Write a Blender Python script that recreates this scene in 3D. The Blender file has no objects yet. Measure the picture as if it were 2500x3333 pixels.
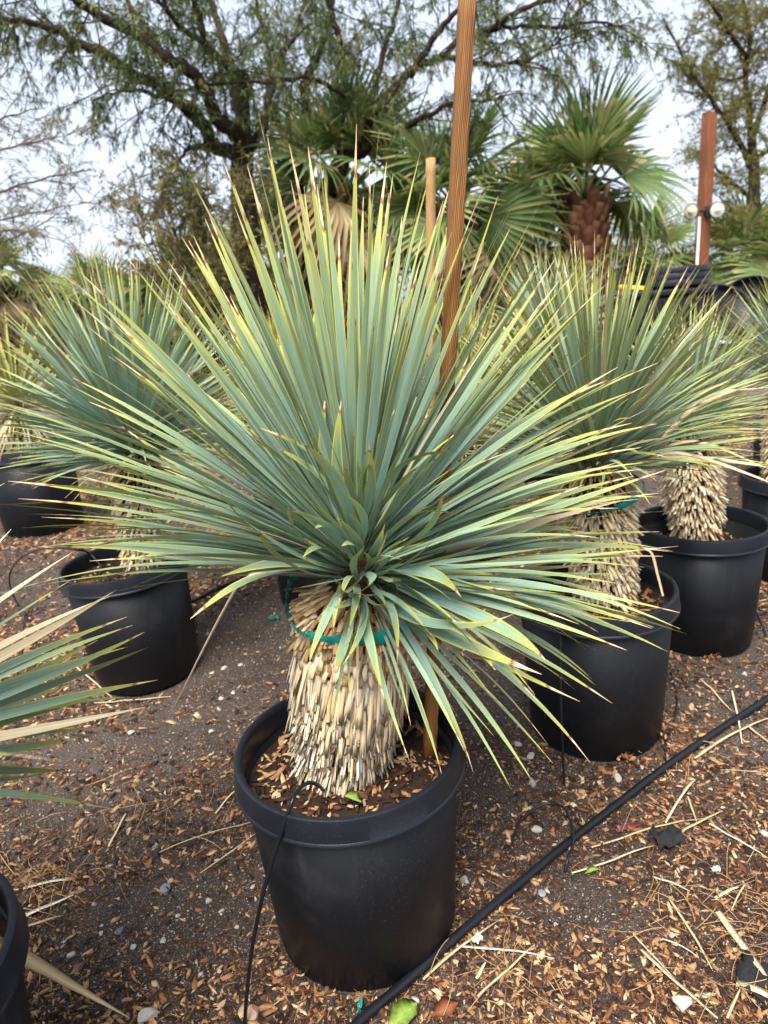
import bpy, math, random
import numpy as np
from mathutils import Matrix, Vector

R = math.radians
rng = np.random.default_rng(11)
random.seed(11)
scene = bpy.context.scene
col = scene.collection

# ------------------------------------------------------------------ camera
CAM_H, PITCH, ROLL, FPX = 1.25, R(16.75), R(4.09), 2311.0      # photo pixels 2500 x 3333
cam_d = bpy.data.cameras.new('camera')
cam = bpy.data.objects.new('camera', cam_d)
col.objects.link(cam)
scene.camera = cam
cam_d.sensor_fit = 'VERTICAL'
cam_d.sensor_height = 24.0
cam_d.lens = 24.0 * FPX / 3333.0
cam_d.clip_start, cam_d.clip_end = 0.02, 600
_f = Vector((0, math.cos(PITCH), -math.sin(PITCH)))
_u = Vector((0, math.sin(PITCH), math.cos(PITCH)))
_r = Vector((1, 0, 0))
cr, sr = math.cos(ROLL), math.sin(ROLL)
right = _r * cr - _u * sr
up = _u * cr + _r * sr
cam.matrix_world = Matrix(((right.x, up.x, -_f.x, 0), (right.y, up.y, -_f.y, 0), (right.z, up.z, -_f.z, CAM_H), (0, 0, 0, 1)))
cam_d.dof.use_dof = True
cam_d.dof.focus_distance = 1.28
cam_d.dof.aperture_fstop = 3.4
CAM = np.array([0, 0, CAM_H])

# ------------------------------------------------------------------ sky and sun (overcast)
SUN_EL, SUN_AZ = R(58), R(200)
world = bpy.data.worlds.new('World')
scene.world = world
world.use_nodes = True
wn = world.node_tree.nodes
wl = world.node_tree.links
wn.clear()
w_out = wn.new('ShaderNodeOutputWorld')
w_bg = wn.new('ShaderNodeBackground')
sky = wn.new('ShaderNodeTexSky')
sky.sky_type = 'NISHITA'
sky.sun_disc = False
sky.sun_elevation = SUN_EL
sky.sun_rotation = SUN_AZ
sky.air_density, sky.dust_density, sky.ozone_density = 1.0, 2.0, 1.6
w_hsv = wn.new('ShaderNodeHueSaturation')
w_hsv.inputs['Saturation'].default_value = 0.5
w_tc = wn.new('ShaderNodeTexCoord')
w_map = wn.new('ShaderNodeMapping')
w_map.inputs['Scale'].default_value = (1.0, 1.0, 2.6)
w_noise = wn.new('ShaderNodeTexNoise')
w_noise.inputs['Scale'].default_value = 2.2
w_noise.inputs['Detail'].default_value = 4
w_ramp = wn.new('ShaderNodeValToRGB')
w_ramp.color_ramp.elements[0].position = 0.34
w_ramp.color_ramp.elements[0].color = (0.52, 0.52, 0.52, 1)
w_ramp.color_ramp.elements[1].position = 0.68
w_ramp.color_ramp.elements[1].color = (0.9, 0.9, 0.9, 1)
w_mix = wn.new('ShaderNodeMix')
w_mix.data_type = 'RGBA'
w_mix.inputs['B'].default_value = (3.85, 4.25, 5.25, 1)          # the even cloud deck over the blue
wl.new(sky.outputs[0], w_hsv.inputs['Color'])
wl.new(w_tc.outputs['Generated'], w_map.inputs['Vector'])
wl.new(w_map.outputs[0], w_noise.inputs['Vector'])
wl.new(w_noise.outputs['Fac'], w_ramp.inputs[0])
wl.new(w_ramp.outputs[0], w_mix.inputs['Factor'])
wl.new(w_hsv.outputs[0], w_mix.inputs['A'])
wl.new(w_mix.outputs['Result'], w_bg.inputs['Color'])
wl.new(w_bg.outputs[0], w_out.inputs['Surface'])
w_bg.inputs['Strength'].default_value = 0.055
sun_d = bpy.data.lights.new('sun', 'SUN')
sun_d.energy = 1.5
sun_d.angle = R(32)
sun_d.color = (1.0, 0.965, 0.91)
sun = bpy.data.objects.new('sun', sun_d)
col.objects.link(sun)
# towards the sun: Blender sky rotation turns clockwise from +Y seen from above
sdir = Vector((math.sin(SUN_AZ) * math.cos(SUN_EL), math.cos(SUN_AZ) * math.cos(SUN_EL), math.sin(SUN_EL)))
sun.rotation_euler = sdir.to_track_quat('Z', 'Y').to_euler()
sun.location = sdir * 30

scene.view_settings.view_transform = 'Standard'
scene.view_settings.look = 'None'
scene.view_settings.exposure = 2.25
scene.view_settings.gamma = 1.0
scene.cycles.use_denoising = True
scene.cycles.use_adaptive_sampling = True
scene.cycles.adaptive_threshold = 0.03
scene.cycles.max_bounces = 4
scene.cycles.diffuse_bounces = 3
scene.cycles.glossy_bounces = 2
scene.cycles.transparent_max_bounces = 4

# ------------------------------------------------------------------ pixel helpers
def ray(u, v):
    a, b = u - 1250.0, v - 1666.5
    A, B = a * cr - b * sr, a * sr + b * cr
    x, y = A / FPX, -B / FPX
    return np.array([x, math.cos(PITCH) + y * math.sin(PITCH), -math.sin(PITCH) + y * math.cos(PITCH)])

def onz(u, v, z=0.0):
    d = ray(u, v)
    return CAM + d * ((z - CAM_H) / d[2])

def aty(u, v, y):
    d = ray(u, v)
    return CAM + d * (y / d[1])

def proj(P):
    P = np.asarray(P, float)
    X, Y, Z = P[..., 0], P[..., 1], P[..., 2] - CAM_H
    dz = Y * math.cos(PITCH) - Z * math.sin(PITCH)
    dy = Y * math.sin(PITCH) + Z * math.cos(PITCH)
    a, b = FPX * X / dz, -FPX * dy / dz
    return 1250 + a * cr + b * sr, 1666.5 - a * sr + b * cr, dz

# ------------------------------------------------------------------ value noise on the ground plan
_perm = np.random.default_rng(5).random((256, 256))
def vnoise(x, y):
    x, y = np.asarray(x, float), np.asarray(y, float)
    xi, yi = np.floor(x).astype(int), np.floor(y).astype(int)
    fx, fy = x - xi, y - yi
    fx, fy = fx * fx * (3 - 2 * fx), fy * fy * (3 - 2 * fy)
    g = lambda i, j: _perm[i % 256, j % 256]
    return (g(xi, yi) * (1 - fx) + g(xi + 1, yi) * fx) * (1 - fy) + (g(xi, yi + 1) * (1 - fx) + g(xi + 1, yi + 1) * fx) * fy
def fbm(x, y, o=4):
    s, a, t = 0, 0.5, 0
    for k in range(o):
        s = s + a * vnoise(x * 2 ** k + 17 * k, y * 2 ** k + 31 * k)
        t += a
        a *= 0.5
    return s / t
def gz(x, y):
    x, y = np.asarray(x, float), np.asarray(y, float)
    near = np.clip((9 - np.hypot(x, y)) / 4, 0, 1)
    return near * ((fbm(x * 2.3 + 4, y * 2.3, 4) - 0.5) * 0.035 + (fbm(x * 14, y * 14 + 9, 3) - 0.5) * 0.012)

# ------------------------------------------------------------------ object helpers
def mesh_np(name, V, F, uv=None, rnd=None, mat=None, smooth=False):
    V = np.asarray(V, np.float32).reshape(-1, 3)
    me = bpy.data.meshes.new(name)
    F = [np.asarray(F)] if isinstance(F, np.ndarray) else [np.asarray(q) for q in F if len(q)]
    nl = sum(q.size for q in F)
    nf = sum(len(q) for q in F)
    me.vertices.add(len(V))
    me.vertices.foreach_set('co', V.ravel())
    me.loops.add(nl)
    me.loops.foreach_set('vertex_index', np.concatenate([q.ravel() for q in F]).astype(np.int32))
    me.polygons.add(nf)
    tot = np.concatenate([np.full(len(q), q.shape[1]) for q in F])
    start = np.concatenate([[0], np.cumsum(tot)[:-1]])
    me.polygons.foreach_set('loop_start', start.astype(np.int32))
    if smooth:
        me.polygons.foreach_set('use_smooth', np.ones(nf, bool))
    if uv is not None:
        l = me.uv_layers.new(name='UVMap')
        l.uv.foreach_set('vector', np.asarray(uv, np.float32).ravel())
    if rnd is not None:
        a = me.attributes.new('rnd', 'FLOAT', 'POINT')
        a.data.foreach_set('value', np.asarray(rnd, np.float32).ravel())
    if mat is not None:
        me.materials.append(mat)
    me.update(calc_edges=True)
    me.validate()
    return me

def link(name, data, parent=None, M=None, kind=None):
    o = bpy.data.objects.new(name, data)
    col.objects.link(o)
    if parent is not None:
        o.parent = parent
    if M is not None:
        o.matrix_local = M
    if kind:
        o['kind'] = kind
    return o

def thing(name, label, cat, loc=(0, 0, 0), group=None, data=None, rot=None):
    o = bpy.data.objects.new(name, data)
    col.objects.link(o)
    o.location = tuple(float(q) for q in loc)
    if rot is not None:
        o.rotation_euler = rot
    if data is None:
        o.empty_display_size = 0.05
    o['label'] = label
    o['category'] = cat
    if group:
        o['group'] = group
    return o

def structure(name, me):
    o = bpy.data.objects.new(name, me)
    col.objects.link(o)
    o['kind'] = 'structure'
    return o

def nrm(v):
    v = np.asarray(v, float)
    return v / (np.linalg.norm(v, axis=-1, keepdims=True) + 1e-12)

def frame_M(X, Zhint, loc, s=(1, 1, 1)):
    X = nrm(X)
    Z = np.asarray(Zhint, float) - X * np.dot(Zhint, X)
    if np.linalg.norm(Z) < 1e-4:
        Z = np.cross(X, [0.3, 1, 0.2])
    Z = nrm(Z)
    Y = np.cross(Z, X)
    m = np.eye(4)
    m[:3, 0], m[:3, 1], m[:3, 2], m[:3, 3] = X * s[0], Y * s[1], Z * s[2], loc
    return m

def rot_about(X, a, Z):
    X = nrm(X)
    return Z * math.cos(a) + np.cross(X, Z) * math.sin(a) + X * np.dot(X, Z) * (1 - math.cos(a))

def join_inst(parts, Ms, idx, rnd):
    """parts: list of (V, F, uv-per-corner); copies of them under the matrices become one mesh's arrays"""
    Vs, Fs, Us, Rs, off = [], {}, {}, [], 0
    idx = np.asarray(idx)
    for k, (V, F, U) in enumerate(parts):
        sel = np.where(idx == k)[0]
        if not len(sel):
            continue
        M = np.asarray(Ms)[sel]
        W = np.einsum('nij,vj->nvi', M[:, :3, :3], V) + M[:, None, :3, 3]
        n, v = len(sel), len(V)
        Vs.append(W.reshape(-1, 3))
        Fk = (F[None] + (np.arange(n) * v)[:, None, None] + off).reshape(-1, F.shape[1])
        Fs.setdefault(F.shape[1], []).append(Fk)
        if U is not None:
            Us.setdefault(F.shape[1], []).append(np.tile(U, (n, 1)))
        Rs.append(np.repeat(np.asarray(rnd)[sel], v))
        off += n * v
    ks = sorted(Fs)
    uv = np.concatenate([np.concatenate(Us[k]) for k in ks]) if Us else None
    return np.concatenate(Vs), [np.concatenate(Fs[k]) for k in ks], uv, np.concatenate(Rs)

def smooth_path(P, n=8):
    P = np.asarray(P, float)
    Q = np.vstack([2 * P[0] - P[1], P, 2 * P[-1] - P[-2]])
    out = []
    for i in range(1, len(Q) - 2):
        for t in np.linspace(0, 1, n, endpoint=False):
            a, b, c, d = Q[i - 1], Q[i], Q[i + 1], Q[i + 2]
            out.append(0.5 * ((2 * b) + (c - a) * t + (2 * a - 5 * b + 4 * c - d) * t * t + (3 * b - a - 3 * c + d) * t ** 3))
    out.append(P[-1])
    return np.array(out)

def tube(P, r, sides=8, cap=True, uvlen=1.0):
    P = np.asarray(P, float)
    n = len(P)
    r = np.broadcast_to(np.asarray(r, float), (n,))
    T = nrm(np.gradient(P, axis=0))
    N = np.cross(T[0], [0, 0, 1.0])
    if np.linalg.norm(N) < 1e-3:
        N = np.cross(T[0], [1.0, 0, 0])
    N = nrm(N)
    V = np.zeros((n, sides, 3))
    a = np.linspace(0, 2 * math.pi, sides, endpoint=False)
    for i in range(n):
        N = nrm(N - T[i] * np.dot(N, T[i]))
        B = np.cross(T[i], N)
        V[i] = P[i] + r[i] * (np.cos(a)[:, None] * N + np.sin(a)[:, None] * B)
    i, j = np.meshgrid(np.arange(n - 1), np.arange(sides), indexing='ij')
    jn = (j + 1) % sides
    F = np.stack([i * sides + j, i * sides + jn, (i + 1) * sides + jn, (i + 1) * sides + j], -1).reshape(-1, 4)
    Fs = [F]
    V = V.reshape(-1, 3)
    if cap:
        Fs.append(np.array([list(range(sides))[::-1], list(range((n - 1) * sides, n * sides))]))
    return V, Fs

class MB:
    """collects shapes into one mesh"""
    def __init__(self):
        self.V, self.F, self.n = [], {}, 0
    def add(self, V, Fs):
        V = np.asarray(V, float)
        if isinstance(Fs, np.ndarray):
            Fs = [Fs]
        for F in Fs:
            F = np.asarray(F)
            self.F.setdefault(F.shape[1], []).append(F + self.n)
        self.V.append(V)
        self.n += len(V)
        return self
    def tube(self, P, r, sides=8, cap=True):
        return self.add(*tube(P, r, sides, cap))
    def box(self, lo, hi, M=None, bev=0.0):
        lo, hi = np.asarray(lo, float), np.asarray(hi, float)
        b = min(bev, 0.45 * float((hi - lo).min()))
        if b > 0:
            V, F = bevel_box(lo, hi, b)
        else:
            V = np.array([[x, y, z] for x in (lo[0], hi[0]) for y in (lo[1], hi[1]) for z in (lo[2], hi[2])])
            F = [np.array([[0, 1, 3, 2], [4, 6, 7, 5], [0, 4, 5, 1], [2, 3, 7, 6], [0, 2, 6, 4], [1, 5, 7, 3]])]
        if M is not None:
            V = V @ np.asarray(M)[:3, :3].T + np.asarray(M)[:3, 3]
        return self.add(V, F)
    def mesh(self, name, mat, smooth=False):
        ks = sorted(self.F)
        return mesh_np(name, np.concatenate(self.V), [np.concatenate(self.F[k]) for k in ks], mat=mat, smooth=smooth)

def bevel_box(lo, hi, b):
    import bmesh
    bm = bmesh.new()
    bmesh.ops.create_cube(bm, size=1.0)
    c, s = (lo + hi) / 2, hi - lo
    for v in bm.verts:
        v.co = Vector([c[k] + v.co[k] * s[k] for k in range(3)])
    bmesh.ops.bevel(bm, geom=bm.edges[:], offset=b, segments=2, affect='EDGES', profile=0.6)
    bm.verts.index_update()
    V = np.array([v.co[:] for v in bm.verts])
    F = {}
    for f in bm.faces:
        F.setdefault(len(f.verts), []).append([v.index for v in f.verts])
    bm.free()
    return V, [np.array(F[k]) for k in F]

def lathe(prof, seg=72, wob=None):
    prof = np.asarray(prof, float)
    n = len(prof)
    a = np.linspace(0, 2 * math.pi, seg, endpoint=False)
    V = np.zeros((n, seg, 3))
    V[..., 0] = prof[:, 0, None] * np.cos(a)
    V[..., 1] = prof[:, 0, None] * np.sin(a)
    V[..., 2] = prof[:, 1, None]
    if wob is not None:
        V = V * (1 + np.stack([wob(a), wob(a), 0 * a], -1)[None])
    i, j = np.meshgrid(np.arange(n - 1), np.arange(seg), indexing='ij')
    jn = (j + 1) % seg
    F = np.stack([i * seg + j, i * seg + jn, (i + 1) * seg + jn, (i + 1) * seg + j], -1).reshape(-1, 4)
    return V.reshape(-1, 3), F

# ------------------------------------------------------------------ materials
class NT:
    def __init__(self, name, rough=0.6, spec=0.5):
        self.m = bpy.data.materials.new(name)
        self.m.use_nodes = True
        self.t = self.m.node_tree
        self.b = self.t.nodes['Principled BSDF']
        self.b.inputs['Roughness'].default_value = rough
        self.b.inputs['Specular IOR Level'].default_value = spec
    def n(self, ty, ins=None, **kw):
        o = self.t.nodes.new('ShaderNode' + ty)
        for k, v in kw.items():
            setattr(o, k, v)
        for k, v in (ins or {}).items():
            self.set(o.inputs[k], v)
        return o
    def set(self, sock, v):
        if hasattr(v, 'is_output') or isinstance(v, bpy.types.NodeSocket):
            self.t.links.new(v, sock)
        else:
            sock.default_value = v
    def math(self, op, a, b=0.0, c=None, clamp=False):
        o = self.n('Math', operation=op, use_clamp=clamp)
        self.set(o.inputs[0], a)
        self.set(o.inputs[1], b)
        if c is not None:
            self.set(o.inputs[2], c)
        return o.outputs[0]
    def mix(self, f, a, b, blend='MIX'):
        o = self.n('Mix', data_type='RGBA', blend_type=blend)
        self.set(o.inputs['Factor'], f)
        self.set(o.inputs['A'], a if not isinstance(a, tuple) else (*a, 1))
        self.set(o.inputs['B'], b if not isinstance(b, tuple) else (*b, 1))
        return o.outputs['Result']
    def ramp(self, f, stops, interp='LINEAR'):
        o = self.n('ValToRGB')
        e = o.color_ramp.elements
        o.color_ramp.interpolation = interp
        while len(e) < len(stops):
            e.new(0.5)
        for q, (p, c) in zip(e, stops):
            q.position = p
            q.color = (*c, 1) if isinstance(c, tuple) else (c, c, c, 1)
        self.set(o.inputs[0], f)
        return o.outputs[0]
    def step(self, x, a, b):
        o = self.n('MapRange', interpolation_type='SMOOTHSTEP')
        self.set(o.inputs[0], x)
        o.inputs[1].default_value, o.inputs[2].default_value = a, b
        return o.outputs[0]
    def noise(self, scale, vec=None, detail=3, rough=0.55, dim='3D', w=None):
        o = self.n('TexNoise', noise_dimensions=dim)
        o.inputs['Scale'].default_value = scale
        o.inputs['Detail'].default_value = detail
        o.inputs['Roughness'].default_value = rough
        if vec is not None:
            self.set(o.inputs['Vector'], vec)
        if w is not None:
            self.set(o.inputs['W'], w)
        return o.outputs['Fac']
    def coords(self, which='Object', scale=None, loc=None):
        o = self.n('TexCoord').outputs[which]
        if scale is not None or loc is not None:
            m = self.n('Mapping')
            self.set(m.inputs['Vector'], o)
            if scale is not None:
                m.inputs['Scale'].default_value = scale
            if loc is not None:
                self.set(m.inputs['Location'], loc)
            o = m.outputs[0]
        return o
    def rnd(self):
        """random number: per object, and per piece where pieces share one mesh"""
        a = self.n('Attribute', attribute_name='rnd').outputs['Fac']
        o = self.n('ObjectInfo').outputs['Random']
        return self.math('FRACT', self.math('ADD', a, o))
    def rnd2(self, r, k):
        return self.math('FRACT', self.math('MULTIPLY', r, k))
    def bump(self, h, strength=0.3, dist=0.01):
        o = self.n('Bump')
        o.inputs['Strength'].default_value = strength
        o.inputs['Distance'].default_value = dist
        self.set(o.inputs['Height'], h)
        self.t.links.new(o.outputs[0], self.b.inputs['Normal'])
    def color(self, c):
        self.set(self.b.inputs['Base Color'], c if not isinstance(c, tuple) else (*c, 1))
        return self.m

def leaf_material(name, body=(0.205, 0.325, 0.30), green=(0.23, 0.315, 0.155), edge=(0.46, 0.44, 0.06), dry_share=0.025, yellow=0.0):
    t = NT(name, 0.42, 0.3)
    uv = t.n('SeparateXYZ', {0: t.coords('UV')})
    u, v = uv.outputs[0], uv.outputs[1]
    r = t.rnd()
    r2, r3, r4 = t.rnd2(r, 7.31), t.rnd2(r, 23.7), t.rnd2(r, 51.3)
    fine = t.n('CombineXYZ', {0: t.math('MULTIPLY', u, 9.0), 1: t.math('MULTIPLY', v, 2.2), 2: t.math('MULTIPLY', r, 40.0)})
    stri = t.noise(1.6, fine.outputs[0], 2)
    blot = t.noise(7.0, t.n('CombineXYZ', {0: t.math('MULTIPLY', u, 0.6), 1: v, 2: t.math('MULTIPLY', r, 90.0)}).outputs[0], 4, 0.7)
    c = t.mix(t.step(v, 0.25, 0.95), body, green)
    c = t.mix(t.math('MULTIPLY', r2, 0.45), c, green)
    c = t.mix(t.math('MULTIPLY', t.step(blot, 0.55, 0.75), 0.35), c, (0.12, 0.19, 0.075))
    c = t.mix(1.0, c, t.ramp(stri, [(0.25, 0.72), (0.75, 1.25)]), 'MULTIPLY')
    hv = t.n('HueSaturation', {'Color': c, 'Value': t.math('MULTIPLY_ADD', r3, 0.55, 0.72)})
    c = hv.outputs[0]
    if yellow:
        c = t.mix(yellow, c, (0.42, 0.40, 0.07))
    e = t.step(t.math('ADD', t.math('ABSOLUTE', t.math('SUBTRACT', u, 0.5)), t.math('MULTIPLY', t.step(v, 0.45, 0.98), 0.075)), 0.395, 0.465)
    c = t.mix(t.math('MULTIPLY', e, 0.92), c, edge)
    # yellowing end, dark ring, bleached tip
    vj = t.math('ADD', v, t.math('MULTIPLY', t.math('SUBTRACT', r4, 0.5), 0.14))
    vj = t.math('ADD', vj, t.math('MULTIPLY', t.math('SUBTRACT', blot, 0.5), 0.05))
    c = t.mix(t.math('MULTIPLY', t.step(vj, 0.70, 0.93), 0.75), c, (0.44, 0.40, 0.07))
    tip = t.ramp(vj, [(0.915, (0.5, 0.38, 0.10)), (0.923, (0.12, 0.05, 0.025)), (0.932, (0.30, 0.15, 0.06)), (0.948, (0.68, 0.54, 0.31)), (1.0, (0.56, 0.42, 0.24))])
    c = t.mix(t.step(vj, 0.905, 0.925), c, tip)
    straw = t.mix(stri, (0.52, 0.38, 0.2), (0.74, 0.62, 0.42))
    c = t.mix(t.math('GREATER_THAN', r, 1.0 - dry_share), c, straw)
    c = t.mix(t.math('MULTIPLY', t.step(v, 0.10, 0.0), 0.5), c, (0.35, 0.33, 0.2))
    t.bump(stri, 0.25, 0.002)
    t.b.inputs['Roughness'].default_value = 0.5
    return t.color(c)

def straw_material(name, a=(0.58, 0.40, 0.19), b=(0.88, 0.71, 0.45), pale=(0.86, 0.74, 0.53), specks=0.5):
    t = NT(name, 0.75, 0.25)
    r = t.rnd()
    r2 = t.rnd2(r, 13.7)
    uv = t.n('SeparateXYZ', {0: t.coords('UV')})
    vec = t.n('CombineXYZ', {0: t.math('MULTIPLY', uv.outputs[0], 5.0), 1: uv.outputs[1], 2: t.math('MULTIPLY', r, 77.0)}).outputs[0]
    g = t.noise(2.0, vec, 4)
    c = t.mix(t.math('MULTIPLY_ADD', r, 0.75, t.math('MULTIPLY', g, 0.3)), a, b)
    c = t.mix(t.step(r2, 0.6, 1.0), c, pale)
    s = t.noise(3.2, t.n('CombineXYZ', {0: t.math('MULTIPLY', uv.outputs[0], 1.3), 1: t.math('MULTIPLY', uv.outputs[1], 1.2), 2: t.math('MULTIPLY', r, 33.0)}).outputs[0], 2)
    c = t.mix(t.math('MULTIPLY', t.step(s, 0.66, 0.73), specks), c, (0.05, 0.035, 0.025))
    c = t.mix(1.0, c, t.ramp(g, [(0.25, 0.7), (0.7, 1.15)]), 'MULTIPLY')
    t.bump(g, 0.4, 0.002)
    return t.color(c)

def plastic_material(name, base=(0.0042, 0.0047, 0.006), rough=0.46, dust=0.35):
    t = NT(name, rough, 0.36)
    oc = t.coords('Object')
    ob = t.n('ObjectInfo').outputs['Random']
    v = t.n('VectorMath', {0: oc, 1: t.n('CombineXYZ', {0: t.math('MULTIPLY', ob, 37.0), 1: ob, 2: 0.0}).outputs[0]}, operation='ADD').outputs[0]
    n1 = t.noise(9.0, v, 5, 0.65)
    n2 = t.noise(140.0, v, 2)
    n3 = t.noise(3.0, v, 3)
    sp = t.n('TexVoronoi', {'Scale': 210.0, 'Vector': v})
    spk = t.math('MULTIPLY', t.math('LESS_THAN', sp.outputs['Distance'], 0.16), t.step(n3, 0.42, 0.62))
    st = t.n('Mapping', {'Vector': v, 'Scale': (22.0, 22.0, 1.2)})
    streak = t.noise(1.0, st.outputs[0], 3)
    d = t.math('MULTIPLY', t.step(n1, 0.5, 0.85), dust * 0.6)
    c = t.mix(d, base, (0.045, 0.043, 0.042))
    c = t.mix(t.math('MULTIPLY', t.step(streak, 0.58, 0.78), dust * 0.4), c, (0.085, 0.078, 0.07))
    c = t.mix(t.math('MULTIPLY', spk, 0.28), c, (0.16, 0.145, 0.13))
    t.set(t.b.inputs['Roughness'], t.math('MULTIPLY_ADD', n1, 0.5, rough - 0.22))
    t.bump(t.math('MULTIPLY_ADD', n2, 0.25, n1), 0.12, 0.004)
    return t.color(c)

def wood_material(name, dark=(0.14, 0.054, 0.011), light=(0.36, 0.155, 0.034), weather=(0.5, 0.33, 0.17), wamt=0.25, ring=200.0):
    t = NT(name, 0.62, 0.35)
    oc = t.coords('Object')
    m = t.n('Mapping', {'Vector': oc, 'Scale': (1.0, 1.0, 0.045)})
    warp = t.noise(7.0, m.outputs[0], 3)
    w = t.n('TexWave', {'Vector': m.outputs[0], 'Scale': ring, 'Distortion': 2.5, 'Detail': 2.0, 'Detail Scale': 1.0}, wave_type='BANDS', bands_direction='DIAGONAL')
    fib = t.noise(260.0, m.outputs[0], 3)
    c = t.mix(w.outputs['Fac'], dark, light)
    blot = t.noise(2.2, oc, 4, 0.65)
    c = t.mix(t.math('MULTIPLY', t.step(blot, 0.5, 0.72), wamt), c, weather)
    c = t.mix(t.math('MULTIPLY', t.step(t.noise(1.3, oc, 2), 0.5, 0.68), 0.45), c, (0.10, 0.038, 0.016))
    c = t.mix(1.0, c, t.ramp(fib, [(0.3, 0.62), (0.7, 1.2)]), 'MULTIPLY')
    t.bump(t.math('ADD', w.outputs['Fac'], fib), 0.5, 0.0015)
    return t.color(c)

def ramp_material(name, stops, rough=0.8, spec=0.3, grain=80.0, bump=0.3):
    t = NT(name, rough, spec)
    r = t.rnd()
    g = t.noise(grain, t.coords('Object'), 3)
    c = t.ramp(r, stops)
    c = t.mix(1.0, c, t.ramp(g, [(0.25, 0.6), (0.75, 1.3)]), 'MULTIPLY')
    if bump:
        t.bump(g, bump, 0.002)
    return t.color(c)

def foliage_material(name, stops, rough=0.55, transl=0.25):
    t = NT(name, rough, 0.35)
    c = t.ramp(t.rnd(), stops)
    t.color(c)
    tr = t.n('BsdfTranslucent', {'Color': c})
    mx = t.n('MixShader', {0: transl, 1: t.b.outputs[0], 2: tr.outputs[0]})
    t.t.links.new(mx.outputs[0], t.t.nodes['Material Output'].inputs['Surface'])
    return t.m

def plain(name, c, rough=0.6, spec=0.4, var=0.25, scale=40.0, metallic=0.0):
    t = NT(name, rough, spec)
    g = t.noise(scale, t.coords('Object'), 4, 0.6)
    t.b.inputs['Metallic'].default_value = metallic
    t.bump(g, 0.15, 0.003)
    return t.color(t.mix(1.0, c, t.ramp(g, [(0.25, 1 - var), (0.75, 1 + var)]), 'MULTIPLY'))

def bark_material(name, a, b):
    t = NT(name, 0.9, 0.2)
    m = t.n('Mapping', {'Vector': t.coords('Object'), 'Scale': (1, 1, 0.3)})
    g = t.noise(22.0, m.outputs[0], 5, 0.65)
    t.bump(g, 0.8, 0.02)
    return t.color(t.mix(g, a, b))

def ground_material():
    t = NT('soil', 0.92, 0.25)
    oc = t.coords('Object')
    big = t.noise(1.4, oc, 4, 0.6)
    mid = t.noise(16.0, oc, 5, 0.7)
    fine = t.noise(190.0, oc, 4, 0.75)
    c = t.mix(t.step(big, 0.35, 0.65), (0.040, 0.027, 0.019), (0.075, 0.058, 0.046))
    c = t.mix(t.step(mid, 0.5, 0.75), c, (0.020, 0.013, 0.009))
    c = t.mix(1.0, c, t.ramp(fine, [(0.25, 0.42), (0.5, 1.0), (0.75, 1.7)]), 'MULTIPLY')
    for sc, thr, colr, amt in ((210.0, 0.2, (0.36, 0.33, 0.29), 0.8), (95.0, 0.16, (0.42, 0.38, 0.34), 0.8), (340.0, 0.28, (0.2, 0.16, 0.13), 0.6), (125.0, 0.28, (0.20, 0.085, 0.04), 0.85)):
        v = t.n('TexVoronoi', {'Vector': oc, 'Scale': sc})
        sep = t.n('SeparateColor', {0: v.outputs['Color']})
        on = t.math('MULTIPLY', t.math('LESS_THAN', v.outputs['Distance'], thr), t.math('GREATER_THAN', sep.outputs[0], 0.45))
        c = t.mix(t.math('MULTIPLY', on, amt), c, colr)
    # beyond the built litter the mulch and pale grit carry on as colour
    far = t.n('TexVoronoi', {'Vector': oc, 'Scale': 38.0})
    fs = t.n('SeparateColor', {0: far.outputs['Color']})
    yy = t.n('SeparateXYZ', {0: oc}).outputs[1]
    c = t.mix(t.math('MULTIPLY', t.step(yy, 4.5, 7.5), 0.55), c, t.ramp(fs.outputs[0], [(0.0, (0.06, 0.04, 0.03)), (0.6, (0.2, 0.13, 0.09)), (1.0, (0.36, 0.31, 0.27))]))
    t.bump(t.math('ADD', t.math('MULTIPLY', mid, 2.0), fine), 0.7, 0.006)
    return t.color(c)

M_LEAF = leaf_material('yucca_leaf_blue')
M_LEAF_G = leaf_material('yucca_leaf_green', body=(0.225, 0.335, 0.29), green=(0.26, 0.33, 0.15), edge=(0.44, 0.43, 0.08), dry_share=0.05)
M_LEAF_Y = leaf_material('yucca_leaf_yellow', body=(0.22, 0.27, 0.12), green=(0.36, 0.36, 0.07), dry_share=0.09, yellow=0.25)
M_LEAF_S = leaf_material('yucca_leaf_silver', body=(0.26, 0.385, 0.355), green=(0.27, 0.37, 0.20), edge=(0.34, 0.36, 0.14), dry_share=0.03)
M_DRYLEAF = straw_material('dry_leaf_straw', (0.56, 0.41, 0.21), (0.80, 0.66, 0.42), (0.88, 0.79, 0.60), 0.12)
M_STUB = straw_material('leaf_base_straw')
M_STUB_B = straw_material('leaf_base_brown', (0.28, 0.14, 0.05), (0.56, 0.36, 0.16), (0.64, 0.48, 0.28), 0.4)
M_STUB_P = straw_material('leaf_base_pale', (0.52, 0.41, 0.28), (0.74, 0.62, 0.45), (0.84, 0.74, 0.58), 0.3)
M_CORE = bark_material('yucca_trunk_fibre', (0.016, 0.009, 0.005), (0.085, 0.042, 0.018))
M_POT = plastic_material('pot_plastic')
M_RIM = plastic_material('rim_plastic', (0.011, 0.013, 0.018), 0.36, 0.15)
M_HOSE = plastic_material('hose_plastic', (0.008, 0.009, 0.012), 0.28, 0.2)
M_GROUND = ground_material()
M_POTSOIL = bark_material('potting_soil', (0.010, 0.006, 0.004), (0.055, 0.03, 0.018))
M_BARK = ramp_material('bark_chips', [(0.0, (0.014, 0.008, 0.006)), (0.26, (0.042, 0.018, 0.009)), (0.5, (0.140, 0.054, 0.022)), (0.75, (0.275, 0.125, 0.05)), (0.93, (0.42, 0.25, 0.12)), (1.0, (0.60, 0.46, 0.27))])
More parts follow.
